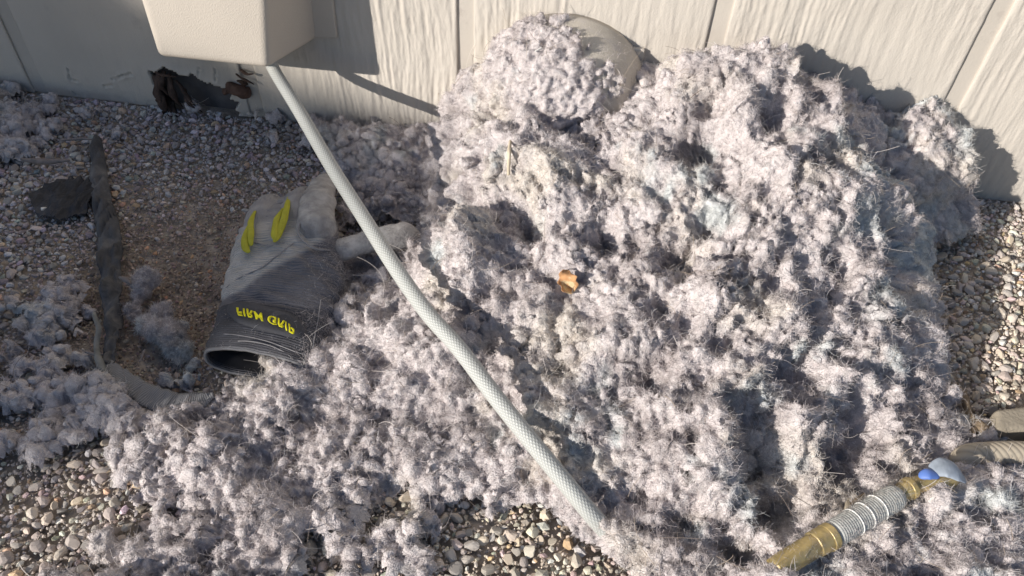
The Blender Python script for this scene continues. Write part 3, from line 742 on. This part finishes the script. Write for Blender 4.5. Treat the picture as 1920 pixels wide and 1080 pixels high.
# ------------------------------------------------------------------ work glove
def knit_mat(name, rough, rib, bstr=0.8):
    m = mat(name, (.2, .2, .2), rough, 0.1, 0.14, 60, tint=True)
    nt = m.node_tree; b = nt.nodes['Principled BSDF']
    uv = nt.nodes.new('ShaderNodeUVMap'); uv.uv_map = 'uv'
    wv = nt.nodes.new('ShaderNodeTexWave'); wv.bands_direction = 'Y'; wv.inputs['Scale'].default_value = rib; wv.inputs['Distortion'].default_value = 3.5; wv.inputs['Detail'].default_value = 1; wv.inputs['Detail Scale'].default_value = 3
    nt.links.new(uv.outputs[0], wv.inputs['Vector'])
    nz = nt.nodes.new('ShaderNodeTexNoise'); nz.inputs['Scale'].default_value = 900
    tc = [n for n in nt.nodes if n.type == 'TEX_COORD'][0]; nt.links.new(tc.outputs['Object'], nz.inputs['Vector'])
    ad = nt.nodes.new('ShaderNodeMath'); ad.operation = 'ADD'; nt.links.new(wv.outputs['Fac'], ad.inputs[0]); nt.links.new(nz.outputs['Fac'], ad.inputs[1])
    bp = nt.nodes.new('ShaderNodeBump'); bp.inputs['Strength'].default_value = bstr; bp.inputs['Distance'].default_value = 0.0016
    nt.links.new(ad.outputs[0], bp.inputs['Height']); nt.links.new(bp.outputs[0], b.inputs['Normal'])
    return m
M_knit = knit_mat('grey_knit', 0.95, 10, 0.7)
M_cuff = knit_mat('charcoal_cuff', 0.95, 8, 0.5)
M_leather = mat('pale_grey_leather', (.47, .455, .445), 0.9, 0.1, 0.25, 50, 0.8, 300, dirt=(.25, .235, .235), dscale=38, dlo=.42, dhi=.68)
M_yellow = mat('yellow_fabric', (.47, .45, .05), 0.7, 0.2, 0.15, 80, 0.3, 500)
M_letter = mat('yellow_lettering', (.80, .74, .02), 0.6, 0.2, 0.05, 50)
M_black = mat('black_rubber_tab', (.075, .075, .085), 0.7, 0.3, 0.12, 80, 0.3, 500)
M_cuffshade = mat('cuff_shade_lining', (.05, .05, .055), 0.95, 0.1, 0.2, 80)
glove = empty('work_glove', tuple(at_z(520, 560)))
tag(glove, 'grey work glove with yellow accents lying in the gravel left of the lint', 'glove')
GR = [((388,672),(574,702),.040),((397,642),(590,672),.044),((407,612),(606,640),.046),((414,585),(618,604),.047),((420,550),(634,560),.051),((428,510),(644,515),.055),((440,470),(642,474),.058),((455,440),(636,440),.056),((472,414),(626,412),.049),((490,392),(612,388),.036),((505,380),(600,376),.014)]
GL = np.array([at_z(*l, h * .5 + .002) for l, r, h in GR]); GRr = np.array([at_z(*r, h * .5 + .002) for l, r, h in GR]); GH = np.array([[h, 0, 0] for _, _, h in GR])
def glove_loft(name, s0, s1, ns, grow=0.0, wr=0.0015, seed=0, nt=72):
    n = 401
    A, B, H = smooth_path(GL, n), smooth_path(GRr, n), smooth_path(GH, n)[:, 0]
    idx = np.linspace(s0, s1, ns) / (len(GR) - 1) * (n - 1)
    pick = lambda Q: np.stack([np.interp(idx, np.arange(n), Q[:, k]) for k in range(3)], 1)
    L, Rr = pick(A), pick(B); Hh = np.interp(idx, np.arange(n), H)
    th = np.linspace(0, 2 * np.pi, nt, endpoint=False)
    c, s = np.cos(th), np.sin(th)
    cc = np.sign(c) * np.abs(c) ** .85; ss = np.where(s > 0, s ** .8, -np.abs(s) ** .6)
    mid = (L + Rr) / 2; ax = (Rr - L) / 2
    V = mid[:, None] + ax[:, None] * cc[None, :, None] * (1 + grow / .06) + np.array([0, 0, 1])[None, None] * (Hh[:, None] / 2 + grow)[:, :, None] * ss[None, :, None]
    V = V.reshape(-1, 3)
    dirn = V - np.repeat(mid, nt, 0); dirn /= np.linalg.norm(dirn, axis=1)[:, None]
    V = V + dirn * (wr * (fbm(V * 45, 3, seed) * 1.6 + 0.8 * fbm(V * np.array([30, 140, 60]), 2, seed + 3)))[:, None]
    fold = np.sin((V[:, 0] * .55 + V[:, 1]) * 330 + 5 * fbm(V * 22, 2, seed + 6)) * np.clip(fbm(V * 18, 2, seed + 7) * 3, 0, 1)
    V = V + dirn * (wr * .8 * fold * (s1 > 5))[:, None]
    V[:, 2] = np.maximum(V[:, 2], .0015)
    me = mesh_np(name, V, grid_faces(ns, nt, True)[:, ::-1])
    uv = me.uv_layers.new(name='uv')
    vi = np.empty(len(me.loops), np.int32); me.loops.foreach_get('vertex_index', vi)
    si = np.linspace(s0, s1, ns)
    uvs = np.stack([(vi % nt) / nt, si[vi // nt] * 0.33], 1).astype(np.float32)
    uv.data.foreach_set('uv', uvs.ravel())
    return me, np.repeat(si, nt), np.tile(th, ns), V
me, si, th, V = glove_loft('hand_back', 2.35, 10, 130, 0, .0026, 3)
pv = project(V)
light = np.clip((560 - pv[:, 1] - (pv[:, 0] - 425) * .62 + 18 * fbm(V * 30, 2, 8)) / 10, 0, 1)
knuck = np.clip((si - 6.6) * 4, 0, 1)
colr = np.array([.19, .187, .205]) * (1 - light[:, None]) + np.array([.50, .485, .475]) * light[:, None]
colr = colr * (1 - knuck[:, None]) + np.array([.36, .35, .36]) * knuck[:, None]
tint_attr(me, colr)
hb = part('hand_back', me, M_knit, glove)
BV = BVHTree.FromPolygons([tuple(v) for v in V], [tuple(p.vertices) for p in me.polygons])
me, si, th, V2 = glove_loft('cuff', 0, 2.75, 70, .0022, .0016, 9)
tint_attr(me, np.array([.105, .104, .115]) * (1 + .25 * fbm(V2 * 60, 2, 4))[:, None] + np.where((si < .12)[:, None], .12, 0))
cf = part('cuff', me, M_cuff, glove)
sol = cf.modifiers.new('thickness', 'SOLIDIFY'); sol.thickness = .0028; sol.offset = -1
BC = BVHTree.FromPolygons([tuple(v) for v in V2], [tuple(p.vertices) for p in me.polygons])
def on_glove(px, py, off=.0, trees=(BC, BV)):
    v = Vector(ray(px, py)).normalized(); best = None
    for t in trees:
        h = t.ray_cast(Vector(EYE), v)
        if h[0] is not None and (best is None or h[3] < best[3]): best = h
    if best is None: return at_z(px, py, .03)
    n = best[1] if best[1].dot(v) < 0 else -best[1]
    return np.array(best[0] + n * off)
# inner lining, coloured near black to paint shade inside the open cuff
me, _, _, V3 = glove_loft('lining', .25, 3.2, 30, -.004, .001, 12); part('lining', me, M_cuffshade, glove)
# raised tab with the lettering
def surf_patch(name, outline, off, thick):
    c = np.mean(outline, axis=0); rings = []
    for k in (0.0, .35, .7, .92, 1.0):
        rings.append([on_glove(*(c + (np.array(p) - c) * k), off * (1 if k < .95 else .2)) for p in outline])
    V = np.array(rings).reshape(-1, 3); m = len(outline)
    me = mesh_np(name, V, grid_faces(5, m, True))
    return me
oval = [(426 + 74 * (1 - math.cos(t)) - 0, 606 + 0 * t) for t in np.linspace(0, 1, 2)]
ol = []
for t in np.linspace(0, 2 * np.pi, 40, endpoint=False):
    u_, v_ = math.cos(t), math.sin(t); u_ = math.copysign(abs(u_) ** .7, u_); v_ = math.copysign(abs(v_) ** .8, v_)
    ux = u_ * 74; bend = 10 * (u_ + 1) ** 2 / 4
    ol.append((500 + ux, 596 + ux * .19 + bend + v_ * 24))
part('cuff_tab', surf_patch('cuff_tab', ol, .0032, .002), M_black, glove)
cu = bpy.data.curves.new('txt', 'FONT'); cu.body = 'FIRM GRIP'; cu.size = 1.0; cu.shear = 0.32; cu.offset = 0.028; cu.space_character = 1.12; cu.resolution_u = 3
to = bpy.data.objects.new('txt', cu); C.objects.link(to)
tm = bpy.data.meshes.new_from_object(to.evaluated_get(bpy.context.evaluated_depsgraph_get()))
bpy.data.objects.remove(to)
bm = bmesh.new(); bm.from_mesh(tm); bmesh.ops.triangulate(bm, faces=bm.faces); bmesh.ops.subdivide_edges(bm, edges=bm.edges, cuts=1)
X = [v.co.x for v in bm.verts]; xa, xb = min(X), max(X)
for v in bm.verts:
    u_ = (v.co.x - xa) / (xb - xa); w_ = v.co.y / .72
    bx = 447 + 108 * u_; by = 585 + 14 * u_ + 21 * u_ ** 2; sl = (14 + 42 * u_) / 108
    hx = 12.5 * w_                              # the letters stand upside down, as in the photograph
    v.co = Vector(on_glove(bx - sl * hx * .6, by + hx, .0056))
bm.to_mesh(tm); bm.free()
lt = part('lettering', tm, M_letter, glove)
sol = lt.modifiers.new('thickness', 'SOLIDIFY'); sol.thickness = .0008; sol.offset = 0
# stitched seams
M_seam = mat('seam_thread', (.30, .29, .30), .9, .1, .2, 90)
for pts in ([(458,452),(480,456),(505,462),(535,455)],[(424,540),(452,520),(490,503),(520,480),(552,455)],[(397,628),(440,628),(500,640),(560,662),(590,668)],[(404,655),(450,640),(510,650),(565,680)],[(480,405),(500,388),(540,378)],[(602,560),(596,600),(588,640),(586,672)]):
    part('seam', tube('seam', [on_glove(a, b, .0006) for a, b in pts], [.0006] * 2, 40, 6), M_seam, glove)
# folded fingers, pale leather fingertip and thumb
me = tube('finger', [at_z(500, 470, .030), at_z(492, 425, .036), at_z(500, 395, .030), at_z(516, 376, .012)], [.020, .021, .018, .012], 40, 22, .95, True, .002, 31); tint_attr(me, np.repeat([[.36, .35, .36]], len(me.vertices), 0)); part('finger', me, M_knit, glove)
me = tube('finger', [at_z(560, 460, .034), at_z(556, 415, .040), at_z(560, 385, .034), at_z(572, 366, .014)], [.020, .022, .019, .012], 40, 22, .95, True, .002, 32); tint_attr(me, np.repeat([[.36, .35, .36]], len(me.vertices), 0)); part('finger', me, M_knit, glove)
fg = part('index_finger', tube('index_finger', [at_z(594, 462, .044), at_z(592, 425, .056), at_z(595, 385, .054), at_z(604, 352, .040), at_z(612, 332, .020)], [.018, .0225, .0205, .0168, .0105], 50, 26, .72, True, .0030, 33), M_leather, glove)
world_parent(link('seam', tube('seam', [at_z(562, 418, .066), at_z(560, 440, .064), at_z(585, 464, .062), at_z(622, 470, .050)], [.0012] * 2, 36, 8), M_seam), glove)
part('thumb', tube('thumb', [at_z(596, 474, .030), at_z(632, 470, .036), at_z(672, 458, .040), at_z(716, 446, .044), at_z(752, 442, .048), at_z(786, 440, .044)], [.020, .0160, .0140, .0150, .0185, .0165], 60, 24, .75, True, .0026, 34), M_leather, glove)
for k, (pts, rr) in enumerate([([(545,372),(540,395),(533,425),(522,452),(516,462)], [.0015,.0036,.0044,.0040,.0015]), ([(534,398),(522,420),(517,445),(518,460)], [.0015,.0034,.0038,.002]),
                               ([(482,404),(474,425),(473,450),(474,470)], [.0015,.0034,.0038,.002]), ([(470,430),(463,452),(464,472),(470,482)], [.0015,.0038,.0044,.002])]):
    part('yellow_accent', tube('yellow_accent', [on_glove(a, b, .0028, (BV, BVHTree.FromPolygons([tuple(v.co) for v in glove.children[0].data.vertices], [tuple(p.vertices) for p in glove.children[0].data.polygons]))) + np.array([0, 0, .004]) for a, b in pts], rr, 36, 12, .5, True, .0006, 40 + k), M_yellow, glove)

# ------------------------------------------------------------------ torn landscape fabric, strap and cord
def ribbon(name, pts, widths, arch, n=90, m=14, crump=.004, seed=0, lift=.004):
    P = smooth_path([at_z(a, b, lift) for a, b in pts], n); W = np.interp(np.linspace(0, 1, n), np.linspace(0, 1, len(widths)), widths)
    T, A, B = frames(P); t = np.linspace(-1, 1, m)
    rag = 1 + .10 * fbm(np.stack([np.arange(n) * .35, np.zeros(n), np.full(n, seed)], 1), 2, seed)
    V = P[:, None] + A[:, None] * (W * rag)[:, None, None] * t[None, :, None] + np.array([0, 0, 1.0]) * (arch * (1 - t ** 2))[None, :, None]
    V = V.reshape(-1, 3); V[:, 2] += crump * np.abs(fbm(V * np.array([85, 30, 10]), 3, seed + 2)) * 2.4 + ground_z(V[:, 0], V[:, 1]) * .6
    me = mesh_np(name, V, grid_faces(n, m))
    uv = me.uv_layers.new(name='uv'); vi = np.empty(len(me.loops), np.int32); me.loops.foreach_get('vertex_index', vi)
    Lc = np.concatenate([[0], np.cumsum(np.linalg.norm(np.diff(P, axis=0), axis=1))])
    uv.data.foreach_set('uv', np.stack([(vi % m) / (m - 1), Lc[vi // m]], 1).astype(np.float32).ravel())
    return me
M_fabric = mat('dusty_black_fabric', (.10, .10, .105), .85, .25, .3, 25, .5, 700, dirt=(.24, .23, .225), dscale=22, dlo=.48, dhi=.72)
M_patch = mat('black_plastic_sheet', (.035, .037, .045), .6, .35, .3, 25, .5, 300, dirt=(.10, .10, .11), dscale=30, dlo=.5, dhi=.75)
M_web = braid_mat('ribbed_webbing', (.30, .30, .31), (.17, .17, .18), 0, 480, .9, 'rib')
fab = empty('torn_landscape_fabric', tuple(at_z(200, 440)))
tag(fab, 'torn strip of dusty black landscape fabric lying on the gravel', 'fabric')
o = part('fabric_strip', ribbon('fabric_strip', [(183,268),(185,320),(192,380),(202,430),(203,490),(205,550),(209,600),(204,640),(202,682)], [.007,.010,.0105,.0145,.012,.010,.0085,.007,.006], .006, m=22, crump=.009, seed=3), M_fabric, fab)
o.modifiers.new('t', 'SOLIDIFY').thickness = .0012
o = part('fabric_sheet', ribbon('fabric_sheet', [(62,385),(95,375),(130,370),(172,368)], [.024,.040,.042,.030], .003, 60, 40, .005, 8), M_patch, fab)
o.modifiers.new('t', 'SOLIDIFY').thickness = .0012
strap = link('woven_strap', ribbon('woven_strap', [(196,672),(215,696),(245,718),(285,740),(325,752),(372,748),(400,738)], [.006,.010,.011,.012,.013,.012,.006], .0015, 80, 8, .003, 12, .009), M_web)
strap.modifiers.new('t', 'SOLIDIFY').thickness = .0018
tag(strap, 'grey ribbed strap end curving out of the lint below the dirt hollow', 'strap')
M_cord = mat('grey_cord', (.22, .22, .21), .9, .1, .25, 80)
cord = link('frayed_cord', tube('frayed_cord', [at_z(176, 585, .012), at_z(184, 615, .014), at_z(181, 650, .01), at_z(190, 690, .012), at_z(206, 712, .008)], [.002, .003, .0028, .004, .002], 50, 8, 1, True, .0015, 4), M_cord)
tag(cord, 'thin frayed grey cord hanging beside the end of the black fabric strip', 'cord')

# ------------------------------------------------------------------ brass coupling, tan hose, slab at lower right
M_brass = mat('dull_brass', (.50, .39, .18), .45, .4, .3, 60, .3, 300, metal=.5, dirt=(.36, .30, .24), dscale=40, dlo=.5, dhi=.8)
M_sleeve = braid_mat('ribbed_grey_sleeve', (.50, .51, .49), (.41, .42, .40), 0, 420, .7, 'rib')
M_wire = mat('white_wire', (.82, .82, .80), .4, .4, .05)
M_blue = mat('blue_plastic', (.10, .19, .52), .55, .5, .1, 60)
M_clear = mat('dusty_blue_lever', (.33, .38, .45), .6, .3, .3, 70, .2, 300)
M_tan = braid_mat('tan_garden_hose', (.48, .42, .33), (.36, .31, .245), 6, 160, .6, 'spiral')
M_slab = mat('sandy_concrete', (.34, .30, .24), .95, .1, .15, 40, .5, 300)
cp_ = empty('hose_coupling', tuple(at_z(1600, 980)))
tag(cp_, 'brass hose coupling with ribbed grey sleeve and blue lever half buried in lint', 'hose fitting')
zc = .050
def axis_pts(l): return [at_z(a, b, zc) for a, b in l]
part('brass_nut', tube('brass_nut', axis_pts([(1452,1068),(1480,1050),(1510,1032),(1532,1019)]), [.0090, .0098, .0098, .0096], 12, 8, 1, False), M_brass, cp_)
part('brass_ring', tube('brass_ring', axis_pts([(1526,1022),(1540,1014),(1556,1005)]), [.0106, .0108, .0105], 24, 26, 1, False), M_brass, cp_)
part('brass_ring', tube('brass_ring', axis_pts([(1549,1010),(1554,1007),(1559,1004)]), [.0112, .0112, .0112], 12, 26, 1, False), M_brass, cp_)
sl = part('ribbed_sleeve', tube('ribbed_sleeve', axis_pts([(1552,1008),(1590,985),(1640,955),(1690,925)]), [.0110] * 2, 80, 26), M_sleeve, cp_)
P = smooth_path(axis_pts([(1552,1008),(1590,985),(1640,955),(1690,925)]), 60); T, A, B = frames(P)
for k in (24, 32, 41):
    th = np.linspace(0, 2 * np.pi, 33)
    part('wire_ring', tube('wire_ring', [P[k] + .0111 * (A[k] * math.cos(t) + B[k] * math.sin(t)) for t in th], [.0006] * 2, 100, 8, 1, False), M_wire, cp_)
part('valve_body', tube('valve_body', axis_pts([(1684,928),(1700,919),(1722,908),(1760,900),(1796,896)]), [.0085, .0085, .0072, .0085, .0080], 40, 20), M_brass, cp_)
part('valve_collar', tube('valve_collar', axis_pts([(1700,918),(1708,914)]), [.0096, .0096], 8, 20, 1, False), M_brass, cp_)
lv = part('lever', tube('lever', [at_z(1742, 884, .064), at_z(1768, 876, .068), at_z(1792, 886, .064), at_z(1812, 902, .054)], [.005, .0095, .009, .003], 36, 16, .28, True, .001, 6), M_clear, cp_)
world_parent(link('lever_cap', tube('lever_cap', [at_z(1722, 894, .062), at_z(1740, 889, .066), at_z(1762, 893, .065)], [.003, .0055, .003], 26, 14, .45), M_blue), cp_).parent = lv
thz = .03
th_ = link('garden_hose', tube('garden_hose', [at_z(1790, 880, .02), at_z(1812, 856, thz), at_z(1850, 850, thz), at_z(1930, 849, thz), at_z(2100, 862, .02), at_z(2500, 900, .012)], [.0105] * 2, 140, 22), M_tan)
tag(th_, 'tan spiral ribbed garden hose leading right from the brass coupling', 'hose')
q = [at_z(1852, 826, .012), at_z(1850, 786, .012), at_z(1990, 768, .012), at_z(1995, 822, .012)]
cc = [(*p[:2], -.01) for p in q] + [(*p[:2], .030) for p in q]
me = bevel_box('concrete_slab', cc, .006, 4)
slab = link('concrete_slab', me, M_slab); tag(slab, 'flat sandy concrete block behind the tan garden hose', 'concrete block')

# ------------------------------------------------------------------ leaf, twigs, straws, small bits
M_leaf = mat('dry_orange_leaf', (.50, .27, .13), .8, .2, .3, 120, .4, 500, dirt=(.62, .52, .32), dscale=70, dlo=.5, dhi=.6)
M_twig = mat('dry_twig', (.22, .17, .12), .9, .1, .3, 90, .5, 400)
M_straw = mat('pale_straw', (.58, .50, .38), .7, .2, .2, 90)
M_white = mat('white_chip', (.78, .77, .74), .6, .3, .1, 90)
bvp = BVHTree.FromObject(pile, bpy.context.evaluated_depsgraph_get()); bvl = BVHTree.FromObject(loose, bpy.context.evaluated_depsgraph_get())
def on_lint(px, py, off=.003):
    v = Vector(ray(px, py)).normalized(); best = None
    for t in (bvp, bvl):
        h = t.ray_cast(Vector(EYE), v)
        if h[0] is not None and (best is None or h[3] < best[3]): best = h
    if best is None: return at_z(px, py, off)
    return np.array(best[0]) - np.array(v) * off
c0 = on_lint(1064, 528, .011)
n, m = 26, 14; U_, V_ = np.meshgrid(np.linspace(-1, 1, n), np.linspace(-1, 1, m), indexing='ij')
wd = np.sqrt(np.maximum(0, 1 - U_ ** 2)) * (1 + .15 * np.sin(U_ * 9))
loc = np.stack([V_ * wd * .0085, U_ * .0125, .006 * (V_ * wd) ** 2 + .004 * np.sin(U_ * 3 + V_ * 2)], -1).reshape(-1, 3)
ang = .35; rx = loc[:, 0] * math.cos(ang) - loc[:, 1] * math.sin(ang); ry = loc[:, 0] * math.sin(ang) + loc[:, 1] * math.cos(ang)
leaf = link('curled_leaf', mesh_np('curled_leaf', c0 + RIGHT * rx[:, None] + UP * ry[:, None] - FWD * loc[:, 2:3], grid_faces(n, m)), M_leaf)
leaf.modifiers.new('t', 'SOLIDIFY').thickness = .0006
tag(leaf, 'small curled orange dry leaf stuck in the middle of the lint heap', 'leaf')
def stick(name, pts, r, m_, label, cat, lint=True, off=.004, nz=.0008):
    P = [on_lint(a, b, off) if lint else at_z(a, b, off) for a, b in pts]
    o = link(name, tube(name, P, r, 40, 8, 1, True, nz, int(pts[0][0])), m_); tag(o, label, cat); return o
stick('straw', [(959,247),(955,285),(953,330)], [.0008,.0022,.0016], M_straw, 'pale straw standing upright in the lint below the vent hood', 'straw', off=.006)
stick('splinter_chip', [(1003,97),(1016,90)], [.0010,.0014], M_white, 'tiny white splinter on the lint covering the vent hood', 'splinter', off=.004)
stick('twig', [(1586,976),(1590,950),(1597,925)], [.0022,.003,.002], M_straw, 'short tan twig poking up beside the ribbed grey sleeve', 'twig', off=.008)
stick('twig', [(1578,962),(1605,938),(1622,925)], [.0012,.002,.001], M_twig, 'thin dark twig crossing above the ribbed grey sleeve', 'twig', off=.008)
rt = empty('dead_root', tuple(at_z(1830, 780)))
tag(rt, 'forked dead root between the gravel and the concrete block', 'root')
part('stem', tube('stem', [at_z(1792, 716, .01), at_z(1806, 742, .012), at_z(1820, 782, .014), at_z(1842, 806, .018), at_z(1856, 832, .012)], [.002, .0035, .0042, .0075, .0035], 60, 10, 1, True, .0025, 61), M_twig, rt)
part('branch', tube('branch', [at_z(1838, 800, .016), at_z(1822, 812, .018), at_z(1812, 828, .010)], [.005, .0036, .002], 40, 9, 1, True, .002, 62), M_twig, rt)
part('branch', tube('branch', [at_z(1816, 770, .013), at_z(1800, 786, .012), at_z(1786, 806, .010)], [.003, .005, .003], 40, 9, 1, True, .002, 63), M_twig, rt)
M_sliver = mat('weathered_wood_chip', (.24, .21, .20), .9, .1, .25, 90, .4, 300)
for pts, r, lab in [([(38,298),(80,303),(132,300)], [.002,.0045,.002], 'long flat wood sliver near the black plastic sheet, under the shaded siding'),
                    ([(112,264),(150,260),(172,262)], [.001,.002,.001], 'thin wood sliver on dusty gravel above the black fabric strip'),
                    ([(222,518),(236,524),(246,532)], [.001,.004,.001], 'pointed wood chip beside the upper tuft in the dirt hollow'),
                    ([(158,660),(178,664),(192,664)], [.0012,.002,.001], 'pale wood sliver beside the frayed cord end'),
                    ([(262,680),(268,668),(272,655)], [.0008,.0012,.0008], 'tiny pale splinter in the dirt hollow above the ribbed strap')]:
    stick('wood_sliver', pts, r, M_sliver, lab, 'wood chip', False, .010, .001)
wp = link('white_pebble', mesh_np('white_pebble', stone_shape(T3, 77) * .0042 + at_z(81, 391, .024), T3F), M_white)
tag(wp, 'small round white pebble resting on the black plastic sheet', 'pebble')

# ------------------------------------------------------------------ separate tufts of lint
def tuft(spots, label, seed, base=.0, fib=9000):
    r = np.random.default_rng(seed); cen, rad = [], []
    for px, py, rr, k in spots:
        c = at_z(px, py, base + rr * .7)
        for _ in range(k):
            d = r.normal(size=3); d /= np.linalg.norm(d); d *= rr * r.uniform(.1, .75)
            cen.append(c + d * np.array([1, 1, .7])); rad.append(rr * r.uniform(.3, .55))
    me = roughen(lumps_to_mesh('lint_tuft', np.array(cen), np.array(rad), .0023, seed), .8, seed)
    o = link('lint_tuft', me, M_lint); tag(o, label, 'lint tuft', 'separate lint tufts')
    f = link('lint_fibres', fuzz('lint_fibres', me, fib, seed + 1, .0036, stand=.5), M_fibre, o); f['kind'] = 'stuff'
tuft([(272,528,.016,10),(262,552,.011,8),(250,588,.010,7),(262,568,.008,5)], 'small pale lint tuft at the edge of the black fabric strip', 301, -.012, 7000)
tuft([(300,585,.012,7),(285,612,.014,8),(312,622,.022,14),(335,648,.020,12),(352,668,.012,8),(360,690,.009,6)], 'pinkish lint tuft trailing across the dirt hollow toward the glove cuff', 302, -.012, 14000)
tuft([(1690,705,.016,8),(1720,700,.014,7),(1735,712,.010,5)], 'whitish blue lint puff at the heap edge next to shaded gravel', 304, .02, 9000)

# ------------------------------------------------------------------ long stray hairs
hr_ = np.random.default_rng(88)
def stray(me, count, r):
    V, N = mesh_arrays(me); w = np.clip(N[:, 2] + .3, 0, 1) * (V[:, 2] > .005); idx = r.choice(len(V), count, p=w / w.sum())
    P = V[idx]; n = N[idx]; L = np.exp(r.normal(math.log(.020), .4, count)); k = 8
    t = np.cross(n, r.normal(size=(count, 3))); t /= np.linalg.norm(t, axis=1)[:, None]
    D = t * .9 + n * r.uniform(.1, .8, (count, 1)); bend = -n * r.uniform(.0, .35, (count, 1)) + r.normal(0, .22, (count, 3))
    out = np.empty((count, k, 3)); p = P + n * .001
    for j in range(k):
        out[:, j] = p; D = D + bend * .6; D /= np.linalg.norm(D, axis=1)[:, None]; p = p + D * (L / (k - 1))[:, None]
    out[:, :, 1] = np.minimum(out[:, :, 1], -.0008)
    c = np.where(r.random((count, 1)) < .45, [[.75, .70, .66]], np.where(r.random((count, 1)) < .5, [[.32, .27, .24]], [[.52, .44, .36]]))
    return curves('stray_hairs', out, .00015, c, r, False)
o = link('stray_hairs', stray(pile.data, 1300, hr_), M_fibre, pile); o['kind'] = 'stuff'
o = link('stray_hairs', stray(loose.data, 800, hr_), M_fibre, loose); o['kind'] = 'stuff'
# dust of fibres on the bare part of the hood
hm = cowl.data
o = part('dust_fibres', fuzz('dust_fibres', hm, 4000, 91, .0032, keep=lambda c: np.clip((.196 - c[:, 2]) * 14, 0.1, 1)), M_fibre, hood); o['kind'] = 'stuff'

# lint fibres clinging to the glove, the coupling, the hose end and the fabric
def cling(o, owner, count, seed, keep=None, length=.004):
    me = o.data.copy() if o.modifiers else o.data
    f = part('clinging_fibres', fuzz('clinging_fibres', me, count, seed, length, .00009, keep=keep, wild=1.1, tone=.8), M_fibre, owner); f['kind'] = 'stuff'
by = {}
for c_ in list(glove.children): by.setdefault(c_.name.split('.')[0], c_)
gx0 = at_z(640, 520)[0]
cling(by['hand_back'], glove, 2000, 501, lambda c: np.clip(.04 + 1.6 * (project(c)[:, 0] - 560) / 60, .03, 1.5), .0055)
cling(by['cuff'], glove, 1500, 502, lambda c: np.clip(.1 + (project(c)[:, 0] - 540) / 40, .08, 1.2))
cling(by['thumb'], glove, 500, 503)
by = {}
for c_ in list(cp_.children): by.setdefault(c_.name.split('.')[0], c_)
cling(by['ribbed_sleeve'], cp_, 900, 504, None, .005); cling(by['brass_nut'], cp_, 300, 505); cling(by['valve_body'], cp_, 500, 506)

# ------------------------------------------------------------------ unseen leafy shade caster, added and outlined to shade the left end
Uax = np.cross(S, [0, 0, 1.0]); Uax /= np.linalg.norm(Uax); Vax = np.cross(Uax, S)
HD = 10.0
ta = np.array([-3.2, -1.5, -.8, -.5, -.40, -.34, -.28, -.2, -.1, 0, .05, .09, .12, .135, .15]); tb = np.array([.25, .2, .1, .04, .0, -.04, -.065, -.06, -.06, -.06, -.06, -.075, -.12, -.20, -.45])
def sun_pt(a, b, t): return -S * t + Uax * a + Vax * b
shade_caster = empty('shade_caster', tuple(np.array(sun_pt(-1.4, -.03, HD)) * np.array([1, 1, 0])))
tag(shade_caster, 'added unseen leafy mass shaped to shade the left end of the wall', 'shade_caster')
M_hleaf = mat('shade_caster_leaf', (.05, .10, .03), .6, .3, .3, 3)
M_hcore = mat('shade_caster_core', (.05, .045, .03), .95, .1, .3, 6)
V = []; aa = np.linspace(-3.2, .132, 80); bb = np.interp(aa, ta, tb) - .035
for t in (HD - .12, HD + .12):
    for a, b in zip(aa, bb):
        p = sun_pt(a, b, t); V.append(p); V.append((p[0], p[1], -.01))
V = np.array(V); n = len(aa); Fh = []
for k in range(n - 1):
    i, j = 2 * k, 2 * n + 2 * k
    Fh += [(i, i + 1, i + 3, i + 2), (j, j + 2, j + 3, j + 1), (i, i + 2, j + 2, j)]
Fh += [(0, 2 * n, 2 * n + 1, 1), (2 * n - 2, 2 * n - 1, 4 * n - 1, 4 * n - 2)]
part('caster_core', mesh_np('caster_core', V, np.array(Fh), False), M_hcore, shade_caster)
NL = 9000
a = hr_.uniform(-3.2, .145, NL); a[:3500] = hr_.uniform(-.7, .15, 3500)
top = np.interp(a, ta, tb) + hr_.normal(0, .012, NL)
b = top - hr_.exponential(.10, NL); t = HD + hr_.uniform(-.18, .18, NL)
P = -S * t[:, None] + Uax * a[:, None] + Vax * b[:, None]
e1 = hr_.normal(size=(NL, 3)); e1 /= np.linalg.norm(e1, axis=1)[:, None]; e2 = np.cross(e1, hr_.normal(size=(NL, 3))); e2 /= np.linalg.norm(e2, axis=1)[:, None]
sz_ = hr_.uniform(.010, .019, (NL, 1))
V = np.stack([P - e1 * sz_ * 1.5, P - e2 * sz_ * .7, P + e1 * sz_ * 1.5, P + e2 * sz_ * .7], 1).reshape(-1, 3)
lv_ = part('caster_leaves', mesh_np('caster_leaves', V, np.arange(NL * 4).reshape(-1, 4), False), M_hleaf, shade_caster); lv_['kind'] = 'stuff'
